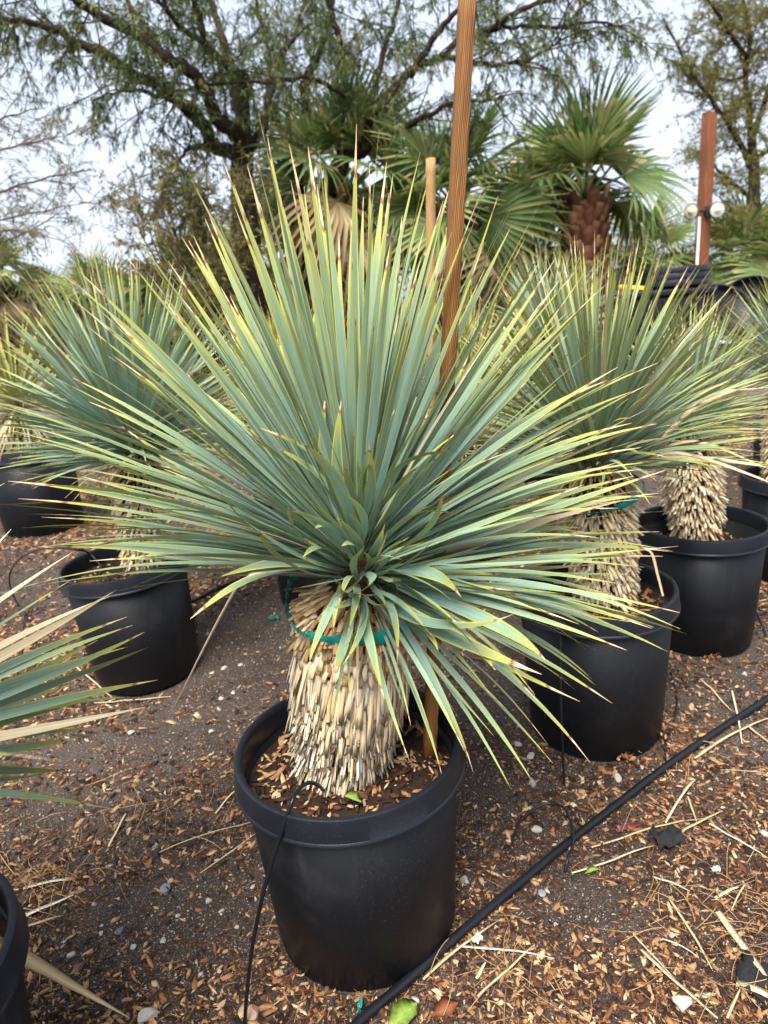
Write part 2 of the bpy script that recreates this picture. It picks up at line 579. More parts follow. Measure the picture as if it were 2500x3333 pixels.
M_GRIT = ramp_material('grit', [(0.0, (0.10, 0.08, 0.065)), (0.5, (0.22, 0.18, 0.15)), (0.8, (0.45, 0.41, 0.36)), (1.0, (0.70, 0.66, 0.60))])
M_STONE = plain('stone', (0.42, 0.38, 0.33), 0.85, 0.3, 0.4, 60)
M_STONE_R = plain('reddish_stone', (0.42, 0.27, 0.19), 0.85, 0.3, 0.35, 60)
M_STONE_D = plain('slate_stone', (0.10, 0.11, 0.125), 0.7, 0.4, 0.4, 60)
M_STAKE = wood_material('stake_wood')
M_STAKE_L = wood_material('pale_stake_wood', (0.38, 0.20, 0.065), (0.56, 0.34, 0.13), (0.6, 0.42, 0.2), 0.3)
M_STAKE_R = wood_material('redwood_post', (0.13, 0.04, 0.014), (0.32, 0.11, 0.035), (0.42, 0.18, 0.065), 0.3, 20.0)
M_TAPE = plain('green_tape', (0.0, 0.24, 0.19), 0.35, 0.5, 0.3, 90)
M_WHITE = plain('white_plastic', (0.72, 0.71, 0.68), 0.5, 0.4, 0.12)
M_LENS = plain('lamp_lens', (0.66, 0.64, 0.48), 0.3, 0.5, 0.1)
M_YELLOW = plain('yellow_plastic', (0.80, 0.60, 0.02), 0.45, 0.4, 0.1)
M_RED = plain('red_paint', (0.45, 0.03, 0.04), 0.3, 0.5, 0.1)
M_GLASS = plain('dark_glass', (0.02, 0.025, 0.03), 0.08, 0.6, 0.1)
M_TYRE = plain('tyre_rubber', (0.015, 0.015, 0.015), 0.8, 0.3, 0.2)
M_BLACKCLOTH = plain('black_cloth', (0.022, 0.022, 0.023), 0.9, 0.2, 0.5, 120)
M_GREENLEAF = plain('fresh_leaf', (0.20, 0.29, 0.045), 0.6, 0.25, 0.45, 70)
M_WRAP = plain('maroon_wrapper', (0.16, 0.025, 0.04), 0.4, 0.5, 0.3)
M_TREEBARK = bark_material('mesquite_bark', (0.012, 0.008, 0.006), (0.075, 0.05, 0.038))
M_TWIGBARK = bark_material('twig_bark', (0.09, 0.065, 0.045), (0.24, 0.18, 0.12))
M_TREELEAF = foliage_material('mesquite_leaf', [(0.0, (0.075, 0.115, 0.04)), (0.5, (0.15, 0.20, 0.06)), (0.85, (0.24, 0.27, 0.08)), (1.0, (0.36, 0.33, 0.09))], 0.55, 0.45)
M_TREELEAF_Y = foliage_material('golden_leaf', [(0.0, (0.10, 0.12, 0.035)), (0.45, (0.24, 0.24, 0.055)), (0.8, (0.38, 0.31, 0.07)), (1.0, (0.52, 0.30, 0.05))], 0.55, 0.45)
M_WILLOW = foliage_material('thin_leaf', [(0.0, (0.12, 0.15, 0.055)), (0.6, (0.24, 0.27, 0.10)), (1.0, (0.4, 0.37, 0.14))], 0.55, 0.45)
M_SHRUB = foliage_material('shrub_leaf', [(0.0, (0.13, 0.14, 0.045)), (0.4, (0.29, 0.27, 0.08)), (0.8, (0.45, 0.36, 0.11)), (1.0, (0.56, 0.42, 0.15))], 0.55, 0.4)
M_HEDGE = foliage_material('hedge_leaf', [(0.0, (0.025, 0.04, 0.018)), (0.6, (0.06, 0.09, 0.03)), (1.0, (0.12, 0.14, 0.05))])
M_FROND = foliage_material('palm_frond', [(0.0, (0.085, 0.145, 0.04)), (0.5, (0.17, 0.245, 0.07)), (0.8, (0.29, 0.32, 0.11)), (1.0, (0.50, 0.42, 0.18))], 0.5, 0.3)
M_FROND_D = foliage_material('dry_frond', [(0.0, (0.22, 0.14, 0.06)), (0.5, (0.38, 0.27, 0.13)), (1.0, (0.52, 0.41, 0.22))], 0.7, 0.1)
M_PETIOLE = plain('petiole', (0.16, 0.17, 0.05), 0.5, 0.4, 0.3)
M_PALMTRUNK = bark_material('palm_trunk', (0.035, 0.014, 0.007), (0.18, 0.075, 0.032))
M_BOOT = ramp_material('palm_boot', [(0.0, (0.07, 0.026, 0.011)), (0.5, (0.19, 0.08, 0.033)), (1.0, (0.36, 0.18, 0.08))], 0.8, 0.3, 20.0)

# ================================================================== THE GROUND
POTS = dict(main=(-0.096, 1.206), right=(0.578, 1.815), left=(-0.907, 2.364), second=(1.100, 2.33), third=(1.74, 2.86), farleft=(-2.16, 4.36), behind=(-0.30, 2.93), behind2=(-0.52, 3.85), near=(-0.765, 0.735), middle=(0.42, 3.35), silver=(1.12, 4.7), yellow=(2.36, 3.95))

def axis_pts(fine, lo, hi, far):
    a = np.arange(lo, hi + 1e-6, fine)
    g = np.geomspace(fine * 2, far, 26)
    return np.concatenate([(lo - g)[::-1], a, hi + g])
gx = axis_pts(0.035, -3.2, 3.2, 250)
gy = axis_pts(0.035, 0.1, 6.0, 300)
GX, GY = np.meshgrid(gx, gy, indexing='ij')
GV = np.stack([GX, GY, gz(GX, GY)], -1).reshape(-1, 3)
ni, nj = len(gx), len(gy)
I, J = np.meshgrid(np.arange(ni - 1), np.arange(nj - 1), indexing='ij')
GF = np.stack([I * nj + J, (I + 1) * nj + J, (I + 1) * nj + J + 1, I * nj + J + 1], -1).reshape(-1, 4)
structure('ground', mesh_np('ground', GV, GF, mat=M_GROUND, smooth=True))

def chip_shape(k, seed):
    g = np.random.default_rng(seed)
    a = np.linspace(0, 2 * math.pi, k, endpoint=False) + g.uniform(-0.3, 0.3, k)
    rad = g.uniform(0.7, 1.1, k)
    x, y = np.cos(a) * rad * 0.5, np.sin(a) * rad * 0.5
    b = np.stack([x, y, -0.5 + 0 * x], -1)
    tp = np.stack([x * 0.86, y * 0.86, 0.5 + g.uniform(-0.3, 0.25, k)], -1)
    V = np.vstack([b, tp, [[0, 0, 0.6]]])
    F = [[i, (i + 1) % k, k + (i + 1) % k] for i in range(k)] + [[i, k + (i + 1) % k, k + i] for i in range(k)]
    F += [[k + i, k + (i + 1) % k, 2 * k] for i in range(k)]
    return V, np.array(F), None
CHIPS = [chip_shape(4, s) for s in range(4)] + [chip_shape(5, s + 20) for s in range(4)]
def pebble_shape(seed):
    g = np.random.default_rng(seed)
    V = np.array([[1, 0, 0], [-1, 0, 0], [0, 1, 0], [0, -1, 0], [0, 0, 1], [0, 0, -1]], float) * 0.5
    V = V * g.uniform(0.75, 1.2, (len(V), 1)) + g.normal(0, 0.05, V.shape)
    F = [[4, 0, 2], [4, 2, 1], [4, 1, 3], [4, 3, 0], [2, 0, 5], [1, 2, 5], [3, 1, 5], [0, 3, 5]]
    return V, np.array(F), None
PEBBLES = [pebble_shape(s) for s in range(6)]

def litter_M(x, y, z, L, W, T, tilt=0.35, g=rng):
    n = len(x)
    az = g.uniform(0, 2 * math.pi, n)
    tx, ty = g.normal(0, tilt, n), g.normal(0, tilt, n)
    X = nrm(np.stack([np.cos(az), np.sin(az), np.tan(np.clip(tx, -1, 1))], -1))
    Z = np.stack([-np.sin(ty) * np.sin(az), np.sin(ty) * np.cos(az), np.cos(ty)], -1)
    Z = nrm(Z - X * (X * Z).sum(-1, keepdims=True))
    Y = np.cross(Z, X)
    M = np.zeros((n, 4, 4))
    M[:, :3, 0], M[:, :3, 1], M[:, :3, 2] = X * L[:, None], Y * W[:, None], Z * T[:, None]
    M[:, 0, 3], M[:, 1, 3], M[:, 2, 3], M[:, 3, 3] = x, y, z, 1
    return M

# bare, gritty patches between the mulch, read off the photo
BARE = [(430, 2980, .17, .12), (720, 2960, .16, .12), (130, 2640, .10, .05), (760, 2180, .22, .22), (560, 2400, .12, .06), (1660, 2330, .20, .22), (1580, 2560, .12, .10), (2050, 1600, .7, .8), (900, 1960, .25, .25), (200, 2450, .3, .1), (1900, 2930, .13, .10), (120, 1900, .3, .3), (1700, 2100, .3, .3), (1000, 2130, .3, .2)]
BARE = [(onz(u, v)[:2], a * 1.3, b * 1.35) for u, v, a, b in BARE]
def mulch(x, y):
    d = 0.25 + 1.5 * (fbm(x * 2.6 + 3, y * 2.6 + 8, 4) - 0.33)
    d = np.clip(d, 0.2, 1)
    for c, a, b in BARE:
        d = d * (1 - 0.92 * np.exp(-((x - c[0]) / a) ** 2 - ((y - c[1]) / b) ** 2))
    return d
def in_view(x, y, pad=160):
    u, v, dz = proj(np.stack([x, y, 0 * x], -1))
    return (u > -pad) & (u < 2500 + pad) & (v < 3333 + pad) & (v > 900) & (dz > 0.1)
def outside_pots(x, y, m=0.004, rad=0.184):
    k = np.ones(len(x), bool)
    for c in POTS.values():
        k &= np.hypot(x - c[0], y - c[1]) > rad + m
    return k
def scatter(n, near, far, power, dens=None):
    X, Y = [], []
    tot = 0
    while tot < n:
        u0 = rng.random(60000)
        y = near + (far - near) * u0 ** power
        half = 0.85 * y + 0.6
        x = rng.uniform(-1, 1, 60000) * half
        k = (in_view(x, y, 60) | (in_view(x, y, 1100) & (rng.random(60000) < 0.3))) & outside_pots(x, y)
        if dens is not None:
            k &= rng.random(60000) < dens(x, y)
        X.append(x[k]); Y.append(y[k]); tot += int(k.sum())
    return np.concatenate(X)[:n], np.concatenate(Y)[:n]
# small bark mulch
n = 92000
x, y = scatter(n, 0.45, 7.0, 1.75, mulch)
grow = 1 + 0.22 * np.clip(y - 1.2, 0, 5)
L = np.clip(rng.lognormal(math.log(0.0118), 0.52, n), 0.004, 0.042) * grow
W = L * rng.uniform(0.16, 0.5, n)
T = np.minimum(W * 0.55, 0.0035) * rng.uniform(0.6, 1.2, n)
M = litter_M(x, y, gz(x, y) + T * 0.4 + rng.random(n) * 0.0045, L, W, T, 0.28)
V, F, _, RR = join_inst(CHIPS, M, rng.integers(0, len(CHIPS), n), rng.beta(1.35, 2.0, n))
link('bark_mulch', mesh_np('bark_mulch', V, F, rnd=RR, mat=M_BARK), kind='stuff')
o = col.objects['bark_mulch']; o['label'] = 'orange-brown bark mulch strewn over the dark soil'; o['category'] = 'mulch'
# long thin wood shreds
n = 9500
x, y = scatter(n, 0.45, 5.0, 1.5, mulch)
L = np.clip(rng.lognormal(math.log(0.028), 0.45, n), 0.010, 0.085)
W = rng.uniform(0.0009, 0.0024, n)
T = W * 0.8
M = litter_M(x, y, gz(x, y) + 0.004 + rng.random(n) * 0.005, L, W, T, 0.12)
V, F, _, RR = join_inst(CHIPS, M, rng.integers(0, len(CHIPS), n), rng.beta(2.4, 1.4, n))
link('wood_shreds', mesh_np('wood_shreds', V, F, rnd=RR, mat=M_BARK), kind='stuff')
o = col.objects['wood_shreds']; o['label'] = 'thin fibrous wood shreds lying among the mulch'; o['category'] = 'mulch'
# grit and perlite
n = 46000
x, y = scatter(n, 0.45, 6.0, 1.7, lambda x, y: 1.05 - 0.92 * np.clip(mulch(x, y) * 1.6, 0, 1))
S = np.clip(rng.lognormal(math.log(0.0023), 0.5, n), 0.001, 0.0095) * (1 + 0.2 * np.clip(y - 1.2, 0, 5))
M = litter_M(x, y, gz(x, y) + S * 0.22, S * rng.uniform(0.9, 1.4, n), S, S * rng.uniform(0.6, 0.95, n), 0.3)
V, F, _, RR = join_inst(PEBBLES, M, rng.integers(0, len(PEBBLES), n), rng.beta(1.6, 1.4, n))
link('grit_and_perlite', mesh_np('grit_and_perlite', V, F, rnd=RR, mat=M_GRIT), kind='stuff')
o = col.objects['grit_and_perlite']; o['label'] = 'pale grit and white perlite grains scattered on bare soil'; o['category'] = 'gravel'

# ================================================================== POTS
POT_H = 0.44
PROF_WALL = [(0.10, 0.012), (0.170, 0.010), (0.179, 0.0), (0.1825, 0.006), (0.1835, 0.030), (0.1865, 0.034), (0.2065, 0.396), (0.2035, 0.397), (0.1835, 0.04), (0.10, 0.036)]
PROF_RIM = [(0.2040, 0.388), (0.2225, 0.3885), (0.2245, 0.390), (0.2240, 0.394), (0.2220, 0.396), (0.2190, 0.432), (0.2170, 0.4385), (0.2130, 0.4405), (0.2070, 0.4395), (0.2040, 0.436), (0.2025, 0.428), (0.2020, 0.390)]
SOIL_Z = 0.372
def make_pot(key, label, lean=(0, 0), sc=1.0, soil=SOIL_Z, rz=0.0, chips=600, drain=None, sink=0.004, z=None):
    x, y = POTS[key]
    g = np.random.default_rng(abs(hash(key)) % 999 if False else sum(map(ord, key)))
    z0 = float(gz(x, y)) - sink if z is None else z
    t = thing('nursery_pot', label, 'pot', (x, y, z0), 'black nursery pots', rot=(lean[0], lean[1], rz))
    t.scale = (sc, sc, sc)
    ph = g.uniform(0, 6.28, 3)
    wob = lambda a: 0.008 * np.sin(2 * a + ph[0]) + 0.004 * np.sin(3 * a + ph[1])
    V, F = lathe(PROF_WALL, 96, wob)
    link('pot_wall', mesh_np('pot_wall', V, F, mat=M_POT, smooth=True), t)
    V, F = lathe(PROF_RIM + [PROF_RIM[0]], 96, wob)
    rm = link('rim', mesh_np('rim', V, F, mat=M_RIM, smooth=True), t)
    e = rm.modifiers.new('edge', 'EDGE_SPLIT'); e.split_angle = R(40)
    rr = np.linspace(0, 0.199 - (0.397 - soil) * 0.055 + 0.002, 14)
    a = np.linspace(0, 2 * math.pi, 48, endpoint=False)
    RRr, AA = np.meshgrid(rr, a, indexing='ij')
    SV = np.stack([RRr * np.cos(AA), RRr * np.sin(AA), soil + (fbm(RRr * np.cos(AA) * 25 + 40 + ph[0], RRr * np.sin(AA) * 25 + 40, 3) - 0.5) * 0.03], -1)
    ii, jj = np.meshgrid(np.arange(13), np.arange(48), indexing='ij')
    SF = np.stack([ii * 48 + jj, (ii + 1) * 48 + jj, (ii + 1) * 48 + (jj + 1) % 48, ii * 48 + (jj + 1) % 48], -1).reshape(-1, 4)
    so = link('potting_soil', mesh_np('potting_soil', SV.reshape(-1, 3), SF, mat=M_POTSOIL, smooth=True), t)
    if chips:
        r = 0.19 * np.sqrt(g.random(chips)); aa = g.uniform(0, 6.28, chips)
        cx, cy = r * np.cos(aa), r * np.sin(aa)
        L = np.clip(g.lognormal(math.log(0.017), 0.5, chips), 0.006, 0.06)
        W = np.minimum(L * g.uniform(0.2, 0.5, chips), 0.012)
        zz = soil + (fbm(cx * 25 + 40 + ph[0], cy * 25 + 40, 3) - 0.5) * 0.03
        M = litter_M(cx, cy, zz + 0.003 + 0.004 * g.random(chips), L, W, W * 0.4, 0.22, g)
        V, F, _, RR = join_inst(CHIPS, M, g.integers(0, 8, chips), g.beta(1.2, 2.6, chips))
        link('bark_chips', mesh_np('bark_chips', V, F, rnd=RR, mat=M_BARK), so, kind='stuff')
    if drain is not None:
        # ragged drain notch at the foot of the pot with fibrous soil spilling out
        for ang in drain:
            n = 26
            th = ang + g.normal(0, 0.07, n)
            r = 0.186 + g.uniform(-0.002, 0.016, n)
            L = g.uniform(0.008, 0.022, n)
            M = litter_M(r * np.cos(th), r * np.sin(th), 0.008 + g.uniform(0, 0.018, n), L, L * 0.4, L * 0.3, 0.5, g)
            V, F, _, RR = join_inst(CHIPS, M, g.integers(0, 8, n), g.beta(2, 1.6, n))
            link('drain_spill', mesh_np('drain_spill', V, F, rnd=RR, mat=M_BARK), t)
    return t
# leans seen in the photo are small tilts of pots settled into loose ground
pot_main = make_pot('main', 'black nursery pot holding the yucca tied to the tall brown stake', (R(1.5), R(-0.8)), chips=1100)
pot_right = make_pot('right', 'black nursery pot with soil spilling from its foot, short stake inside', (0, R(-1.2)), drain=[R(-82), R(-30)], chips=800)
pot_left = make_pot('left', 'black nursery pot with a drip tube looping out over its rim', (R(0.5), R(-2.5)))
pot_second = make_pot('second', 'black nursery pot with a low soil level around a bulging straw trunk', (0, R(-0.6)), soil=0.33, drain=[R(-97)])
pot_third = make_pot('third', 'black nursery pot holding the tall scaly-trunked yucca', (0, 0))
pot_far = make_pot('farleft', 'black nursery pot with dry straw leaves hanging over its rim', (0, R(-2)), sc=1.25)
pot_beh = make_pot('behind', 'black nursery pot with a green tape scrap lying at its foot', (0, R(2)), chips=80)
pot_beh2 = make_pot('behind2', 'black nursery pot with two drip tubes climbing its wall', (0, 0), chips=80)
pot_near = make_pot('near', 'black nursery pot under the yucca with bleached leaf tips', (0, 0), chips=150)

make_pot('middle', 'black nursery pot half hidden between the two taped yuccas', chips=60)
make_pot('silver', 'black nursery pot of the silvery yucca before the thick fan palm', chips=60)
make_pot('yellow', 'black nursery pot of the bright yellow-tipped yucca', chips=60)

# ================================================================== YUCCAS
def leaf_shape(droop, twist, width, fold=0.16, scurve=0.0, n=11, side=0.0, peak=0.45):
    s = np.linspace(0, 1, n + 1)
    ang = -droop * s ** 1.4 + scurve * np.sin(s * 2 * math.pi * 0.8)
    yaw = side * s ** 1.5
    ds = np.diff(s, prepend=0)
    T = np.stack([np.cos(ang) * np.cos(yaw), np.cos(ang) * np.sin(yaw), np.sin(ang)], -1)
    P = np.cumsum(T * ds[:, None], 0)
    w = np.where(s < peak, 0.55 + 0.45 * np.sin(s / peak * math.pi / 2), 1 - ((s - peak) / (1 - peak)) ** 1.55)
    w = np.maximum(w, 0.035) * width * 0.5
    tw = twist * s ** 1.6
    N0 = np.stack([-np.sin(ang) * np.cos(yaw), -np.sin(ang) * np.sin(yaw), np.cos(ang)], -1)
    S0 = np.cross(N0, T)
    S = S0 * np.cos(tw)[:, None] + N0 * np.sin(tw)[:, None]
    N = -S0 * np.sin(tw)[:, None] + N0 * np.cos(tw)[:, None]
    Vl = P - S * w[:, None] + N * (w * fold)[:, None]
    Vr = P + S * w[:, None] + N * (w * fold)[:, None]
    V = np.stack([Vl, P, Vr], 1).reshape(-1, 3)
    F, U = [], []
    for i in range(n):
        for j in range(2):
            a = i * 3 + j
            F.append([a, a + 3, a + 4, a + 1])
            u0, u1 = j * 0.5, j * 0.5 + 0.5
            U += [(u0, s[i]), (u0, s[i + 1]), (u1, s[i + 1]), (u1, s[i])]
    return V, np.array(F), np.array(U)

_g = np.random.default_rng(3)
LEAVES = []
for k in range(8):      # upright, nearly straight
    LEAVES.append(leaf_shape(_g.uniform(-0.05, 0.16), _g.uniform(-0.5, 0.5), _g.uniform(0.021, 0.027), 0.2, _g.uniform(-0.03, 0.03), side=_g.uniform(-0.08, 0.08)))
for k in range(8):      # spreading, arched
    LEAVES.append(leaf_shape(_g.uniform(0.12, 0.5), _g.uniform(-0.9, 0.9), _g.uniform(0.022, 0.029), 0.16, _g.uniform(-0.06, 0.06), side=_g.uniform(-0.15, 0.15)))
for k in range(8):      # short curled ones near the heart
    LEAVES.append(leaf_shape(_g.uniform(-0.9, 0.9), _g.uniform(-2.6, 2.6), _g.uniform(0.052, 0.066), 0.22, _g.uniform(-0.5, 0.5), n=14, side=_g.uniform(-0.6, 0.6), peak=0.55))
for k in range(4):      # limp dry ones
    LEAVES.append(leaf_shape(_g.uniform(0.9, 1.6), _g.uniform(-0.8, 0.8), _g.uniform(0.020, 0.026), 0.3, _g.uniform(-0.1, 0.1), n=13, side=_g.uniform(-0.3, 0.3)))
_leafmesh = {}
def leaf_mesh(k, mat):
    if (k, mat.name) not in _leafmesh:
        V, F, U = LEAVES[k]
        _leafmesh[(k, mat.name)] = mesh_np('leaf', V, F, uv=U, mat=mat, smooth=True)
    return _leafmesh[(k, mat.name)]

def stub_shape(length, width, thick, bend, seed, split=False):
    g = np.random.default_rng(seed)
    s = np.linspace(0, 1, 4)
    ang = -bend * s
    P = np.cumsum(np.stack([np.cos(ang), 0 * s, np.sin(ang)], -1) * np.diff(s, prepend=0)[:, None] * length, 0)
    w = width * np.array([1.0, 0.96, 0.9, 0.8 + g.uniform(-0.15, 0.2)]) * 0.5
    h = thick * np.array([1.1, 0.95, 0.8, 0.6]) * 0.5
    N = np.stack([-np.sin(ang), 0 * s, np.cos(ang)], -1)
    Yv = np.array([0, 1.0, 0])
    off = g.uniform(-0.1, 0.1, 4)[:, None] * width
    ring = lambda i, a, b: P[i] + Yv * (w[i] * a + off[i]) + N[i] * h[i] * b
    V = np.array([ring(i, a, b) for i in range(4) for a, b in ((-1, -0.5), (1, -0.5), (0.75, 0.8), (-0.75, 0.8))])
    V[-4:] += np.array([[1, 0, 0]]) * g.uniform(-0.12, 0.12, (4, 1)) * length
    F, U = [], []
    for i in range(3):
        for j in range(4):
            jn = (j + 1) % 4
            F.append([i * 4 + j, i * 4 + jn, i * 4 + 4 + jn, i * 4 + 4 + j])
            U += [(j / 4, s[i]), ((j + 1) / 4, s[i]), ((j + 1) / 4, s[i + 1]), (j / 4, s[i + 1])]
    F.append([12, 13, 14, 15]); U += [(0, 1), (0.3, 1), (0.3, 1), (0, 1)]
    return V, np.array(F), np.array(U)
STUBS = {}
for nm, (ln, wd, th, bd) in dict(scale=(0.037, 0.0088, 0.0058, 0.65), strip=(0.074, 0.0070, 0.0024, 0.16), fine=(0.040, 0.0042, 0.002, 0.2), blunt=(0.030, 0.0125, 0.0065, 1.0)).items():
    STUBS[nm] = [stub_shape(ln * _g.uniform(0.8, 1.2), wd * _g.uniform(0.8, 1.2), th, bd * _g.uniform(0.6, 1.3), 100 + q) for q in range(6)]
_stubmesh = {}
def stub_mesh(nm, q, mat):
    if (nm, q, mat.name) not in _stubmesh:
        V, F, U = STUBS[nm][q]
        _stubmesh[(nm, q, mat.name)] = mesh_np('dry_leaf_base', V, F, uv=U, mat=mat)
    return _stubmesh[(nm, q, mat.name)]
STUB_MATS = [M_STUB, M_STUB_B, M_STUB_P]

GOLD = math.pi * (3 - math.sqrt(5))
def yucca(label, base, top, r0, r1, nleaf, L, mat, seed, theta_max=R(104), tweak=None, stub_style='plain', nstub=700, parts=300, stub_parts=300, extra=None, axis=None, bulge=0.0, crown=0.15, power=0.85, wide=1.0):
    g = np.random.default_rng(seed)
    base, top = np.array(base, float), np.array(top, float)
    root = thing('yucca', label, 'yucca', base, 'potted yuccas')
    ax = nrm(top - base)
    H = float(np.linalg.norm(top - base))
    e1 = nrm(np.cross(ax, [0, 1, 0.01])); e2 = np.cross(ax, e1)
    rad = lambda t: (r0 + (r1 - r0) * t) * (1 + bulge * np.sin(np.pi * np.clip(t, 0, 1))) * (1 - 0.38 * np.clip((t - 0.86) / 0.14, 0, 1) ** 1.6)
    # woody core, sunk a little into the soil and closed above by the crown
    tt = np.linspace(-0.03, 1.0, 14)
    P = ax[None] * (tt * H)[:, None]
    rr = rad(tt) - 0.016
    P = np.vstack([P, ax * (H + 0.012), ax * (H + 0.05), ax * (H + crown * 0.7)])
    rr = np.concatenate([rr, [r1 * 0.34, 0.02, 0.006]])
    V, F = tube(P, rr, 28)
    link('trunk', mesh_np('trunk', V, F, mat=M_CORE, smooth=True), root)
    camdir = nrm(CAM - (base + ax * H))
    # --- shag of dry leaf bases
    Ms, kinds, qs, mats, score = [], [], [], [], []
    for i in range(nstub):
        t = ((i + 0.5) / nstub)
        az = i * GOLD + g.normal(0, 0.12)
        t = float(np.clip(t + g.normal(0, 0.012), 0.0, 1.0))
        ra = e1 * math.cos(az) + e2 * math.sin(az)
        if stub_style == 'shag':
            if t < 0.40: nm, be, mi, sc = 'fine', g.uniform(0.95, 1.5), (2 if g.random() < 0.75 else 0), g.uniform(0.8, 1.3)
            elif t < 0.68: nm, be, mi, sc = 'strip', g.uniform(1.32, 1.56), (0 if g.random() < 0.8 else 2), g.uniform(0.75, 1.2)
            elif t < 0.84: nm, be, mi, sc = 'blunt', g.uniform(0.5, 1.0), (0 if g.random() < 0.7 else 1), g.uniform(0.8, 1.25)
            else: nm, be, mi, sc = 'scale', g.uniform(-0.05, 0.5), (1 if g.random() < 0.75 else 0), g.uniform(0.7, 1.1)
        else:
            if t < 0.12: nm, be, mi, sc = 'scale', g.uniform(0.5, 1.3), (1 if g.random() < 0.5 else 0), g.uniform(0.8, 1.2)
            elif t < 0.72: nm, be, mi, sc = 'scale', 0.25 + 0.55 * (0.72 - t) + g.normal(0, 0.12), (0 if g.random() < 0.85 else 2), g.uniform(0.75, 1.1)
            else: nm, be, mi, sc = 'scale', g.normal(0.25, 0.15), (1 if g.random() < 0.65 else 0), g.uniform(0.5, 0.8)
        X = ra * math.cos(be) - ax * math.sin(be) + (e1 * math.sin(az) - e2 * math.cos(az)) * g.normal(0, 0.07 if nm in ('strip', 'fine') else 0.14)
        Zh = ra * math.sin(be) + ax * math.cos(be)
        loc = ax * (t * H) + ra * (rad(t) - (0.019 if nm != 'strip' else 0.012))
        Ms.append(frame_M(X, Zh, loc, (sc, sc, sc))); kinds.append(nm); qs.append(int(g.integers(0, 6))); mats.append(mi)
        score.append(float(np.dot(ra, camdir)) + 0.25 * t + g.normal(0, 0.15))
    order = np.argsort(-np.array(score)) if nstub else []
    for i in order[:stub_parts]:
        link('dry_leaf_base', stub_mesh(kinds[i], qs[i], STUB_MATS[mats[i]]), root, Matrix(Ms[i].tolist()))
    for mi in range(3):
        rest = [i for i in order[stub_parts:] if mats[i] == mi]
        if rest:
            shapes, key = [], {}
            for i in rest:
                if (kinds[i], qs[i]) not in key:
                    key[(kinds[i], qs[i])] = len(shapes); shapes.append(STUBS[kinds[i]][qs[i]])
            V, F, U, RR = join_inst(shapes, [Ms[i] for i in rest], [key[(kinds[i], qs[i])] for i in rest], g.random(len(rest)))
            link('dry_thatch', mesh_np('dry_thatch', V, F, uv=U, rnd=RR, mat=STUB_MATS[mi]), root, kind='stuff')
    # --- leaves
    la = nrm(axis) if axis is not None else ax
    f1 = nrm(np.cross(la, [0, 1, 0.01])); f2 = np.cross(la, f1)
    recs = []
    for i in range(nleaf):
        fr = (i + 0.5) / nleaf
        az = i * GOLD + g.normal(0, 0.1)
        ra = f1 * math.cos(az) + f2 * math.sin(az)
        th = math.acos(1 - (fr ** power) * (1 - math.cos(theta_max))) + g.normal(0, 0.05)
        d = la * math.cos(th) + ra * math.sin(th)
        Lf = L * g.uniform(0.86, 1.06)
        cls = 0 if th < R(48) else 1
        m = mat
        w = wide
        if getattr(tweak, "__name__", "") not in ("main_tweak", "near_tweak"):
            Lf *= 1 - 0.36 * min(1.0, max(0.0, (th - R(35)) / R(48)))
        if tweak is not None:
            q = tweak(d, th, az, Lf, cls, g)
            if q is None:
                continue
            d, Lf, cls, m2 = q
            m = m2 or mat
        k = cls * 8 + int(g.integers(0, 8)) if cls < 3 else 24 + int(g.integers(0, 4))
        o = ax * H + la * (crown * (0.62 - 0.80 * fr)) + ra * (0.006 + (r1 * 0.62) * min(1.0, fr * 1.3))
        Zh = la - d * np.dot(la, d)
        if np.linalg.norm(Zh) < 0.15:
            Zh = -ra
        Zh = rot_about(d, g.normal(0, 0.42), nrm(Zh))
        recs.append((frame_M(d, Zh, o, (Lf, Lf * w, Lf)), k, m, float(np.dot(d, camdir)) * 0.6 + g.random() * 0.9))
    recs.sort(key=lambda q: -q[3])
    for Mx, k, m, _ in recs[:parts]:
        link('leaf', leaf_mesh(k, m), root, Matrix(Mx.tolist()))
    rest = recs[parts:]
    if rest:
        V, F, U, RR = join_inst(LEAVES, [q[0] for q in rest], [q[1] for q in rest], g.random(len(rest)))
        link('foliage', mesh_np('foliage', V, F, uv=U, rnd=RR, mat=mat, smooth=True), root, kind='stuff')
    if extra:
        extra(root, base)
    return root

cam_right, cam_up = np.array(right), np.array(up)
TAB_A = np.radians([-180, -165, -150, -120, -90, -60, -30, 0, 30, 45, 60, 80, 95, 115, 135, 150, 170, 180])
TAB_L = np.array([.51, .44, .36, .26, .26, .33, .40, .47, .53, .575, .615, .645, .67, .675, .635, .58, .53, .51])
main_top = np.array([-0.052, 1.21, 0.745])
to_cam = nrm(CAM - main_top)
def main_tweak(d, th, az, Lf, cls, g):
    c = float(np.dot(d, to_cam))
    a = math.atan2(float(np.dot(d, cam_up)), float(np.dot(d, cam_right)))
    Lm = float(np.interp(a, TAB_A, TAB_L)) * g.uniform(0.9, 1.05)
    deg = math.degrees(a)
    if th > R(132):
        return None
    if c > 0.86:
        if g.random() < 0.45:
            return None
        return d, g.uniform(0.12, 0.26), 2, None
    if c > 0.66:
        if g.random() < (0.25 if deg > -30 else 0.75) or (deg < -105 and deg > -176):
            return None
        return d, g.uniform(0.2, 0.40), (2 if g.random() < 0.5 else 1), None
    # leaves hang lower on the stake side than on the open side
    if -177 < deg < -100 or deg <= -177 and g.random() < 0.8:
        return None
    if deg > 173 and g.random() < 0.75 or deg > 163 and g.random() < 0.25:
        return None
    if -100 <= deg < -62 and g.random() < 0.7:
        return None
    if -62 <= deg < -8 and g.random() < 0.66:
        return None
    if deg < -62 and deg > -120:
        Lm = g.uniform(0.2, 0.33)
    if c > 0.42:
        Lm *= g.uniform(0.62, 0.95)
        if g.random() < 0.2:
            return None
    return d, Lm, cls, None
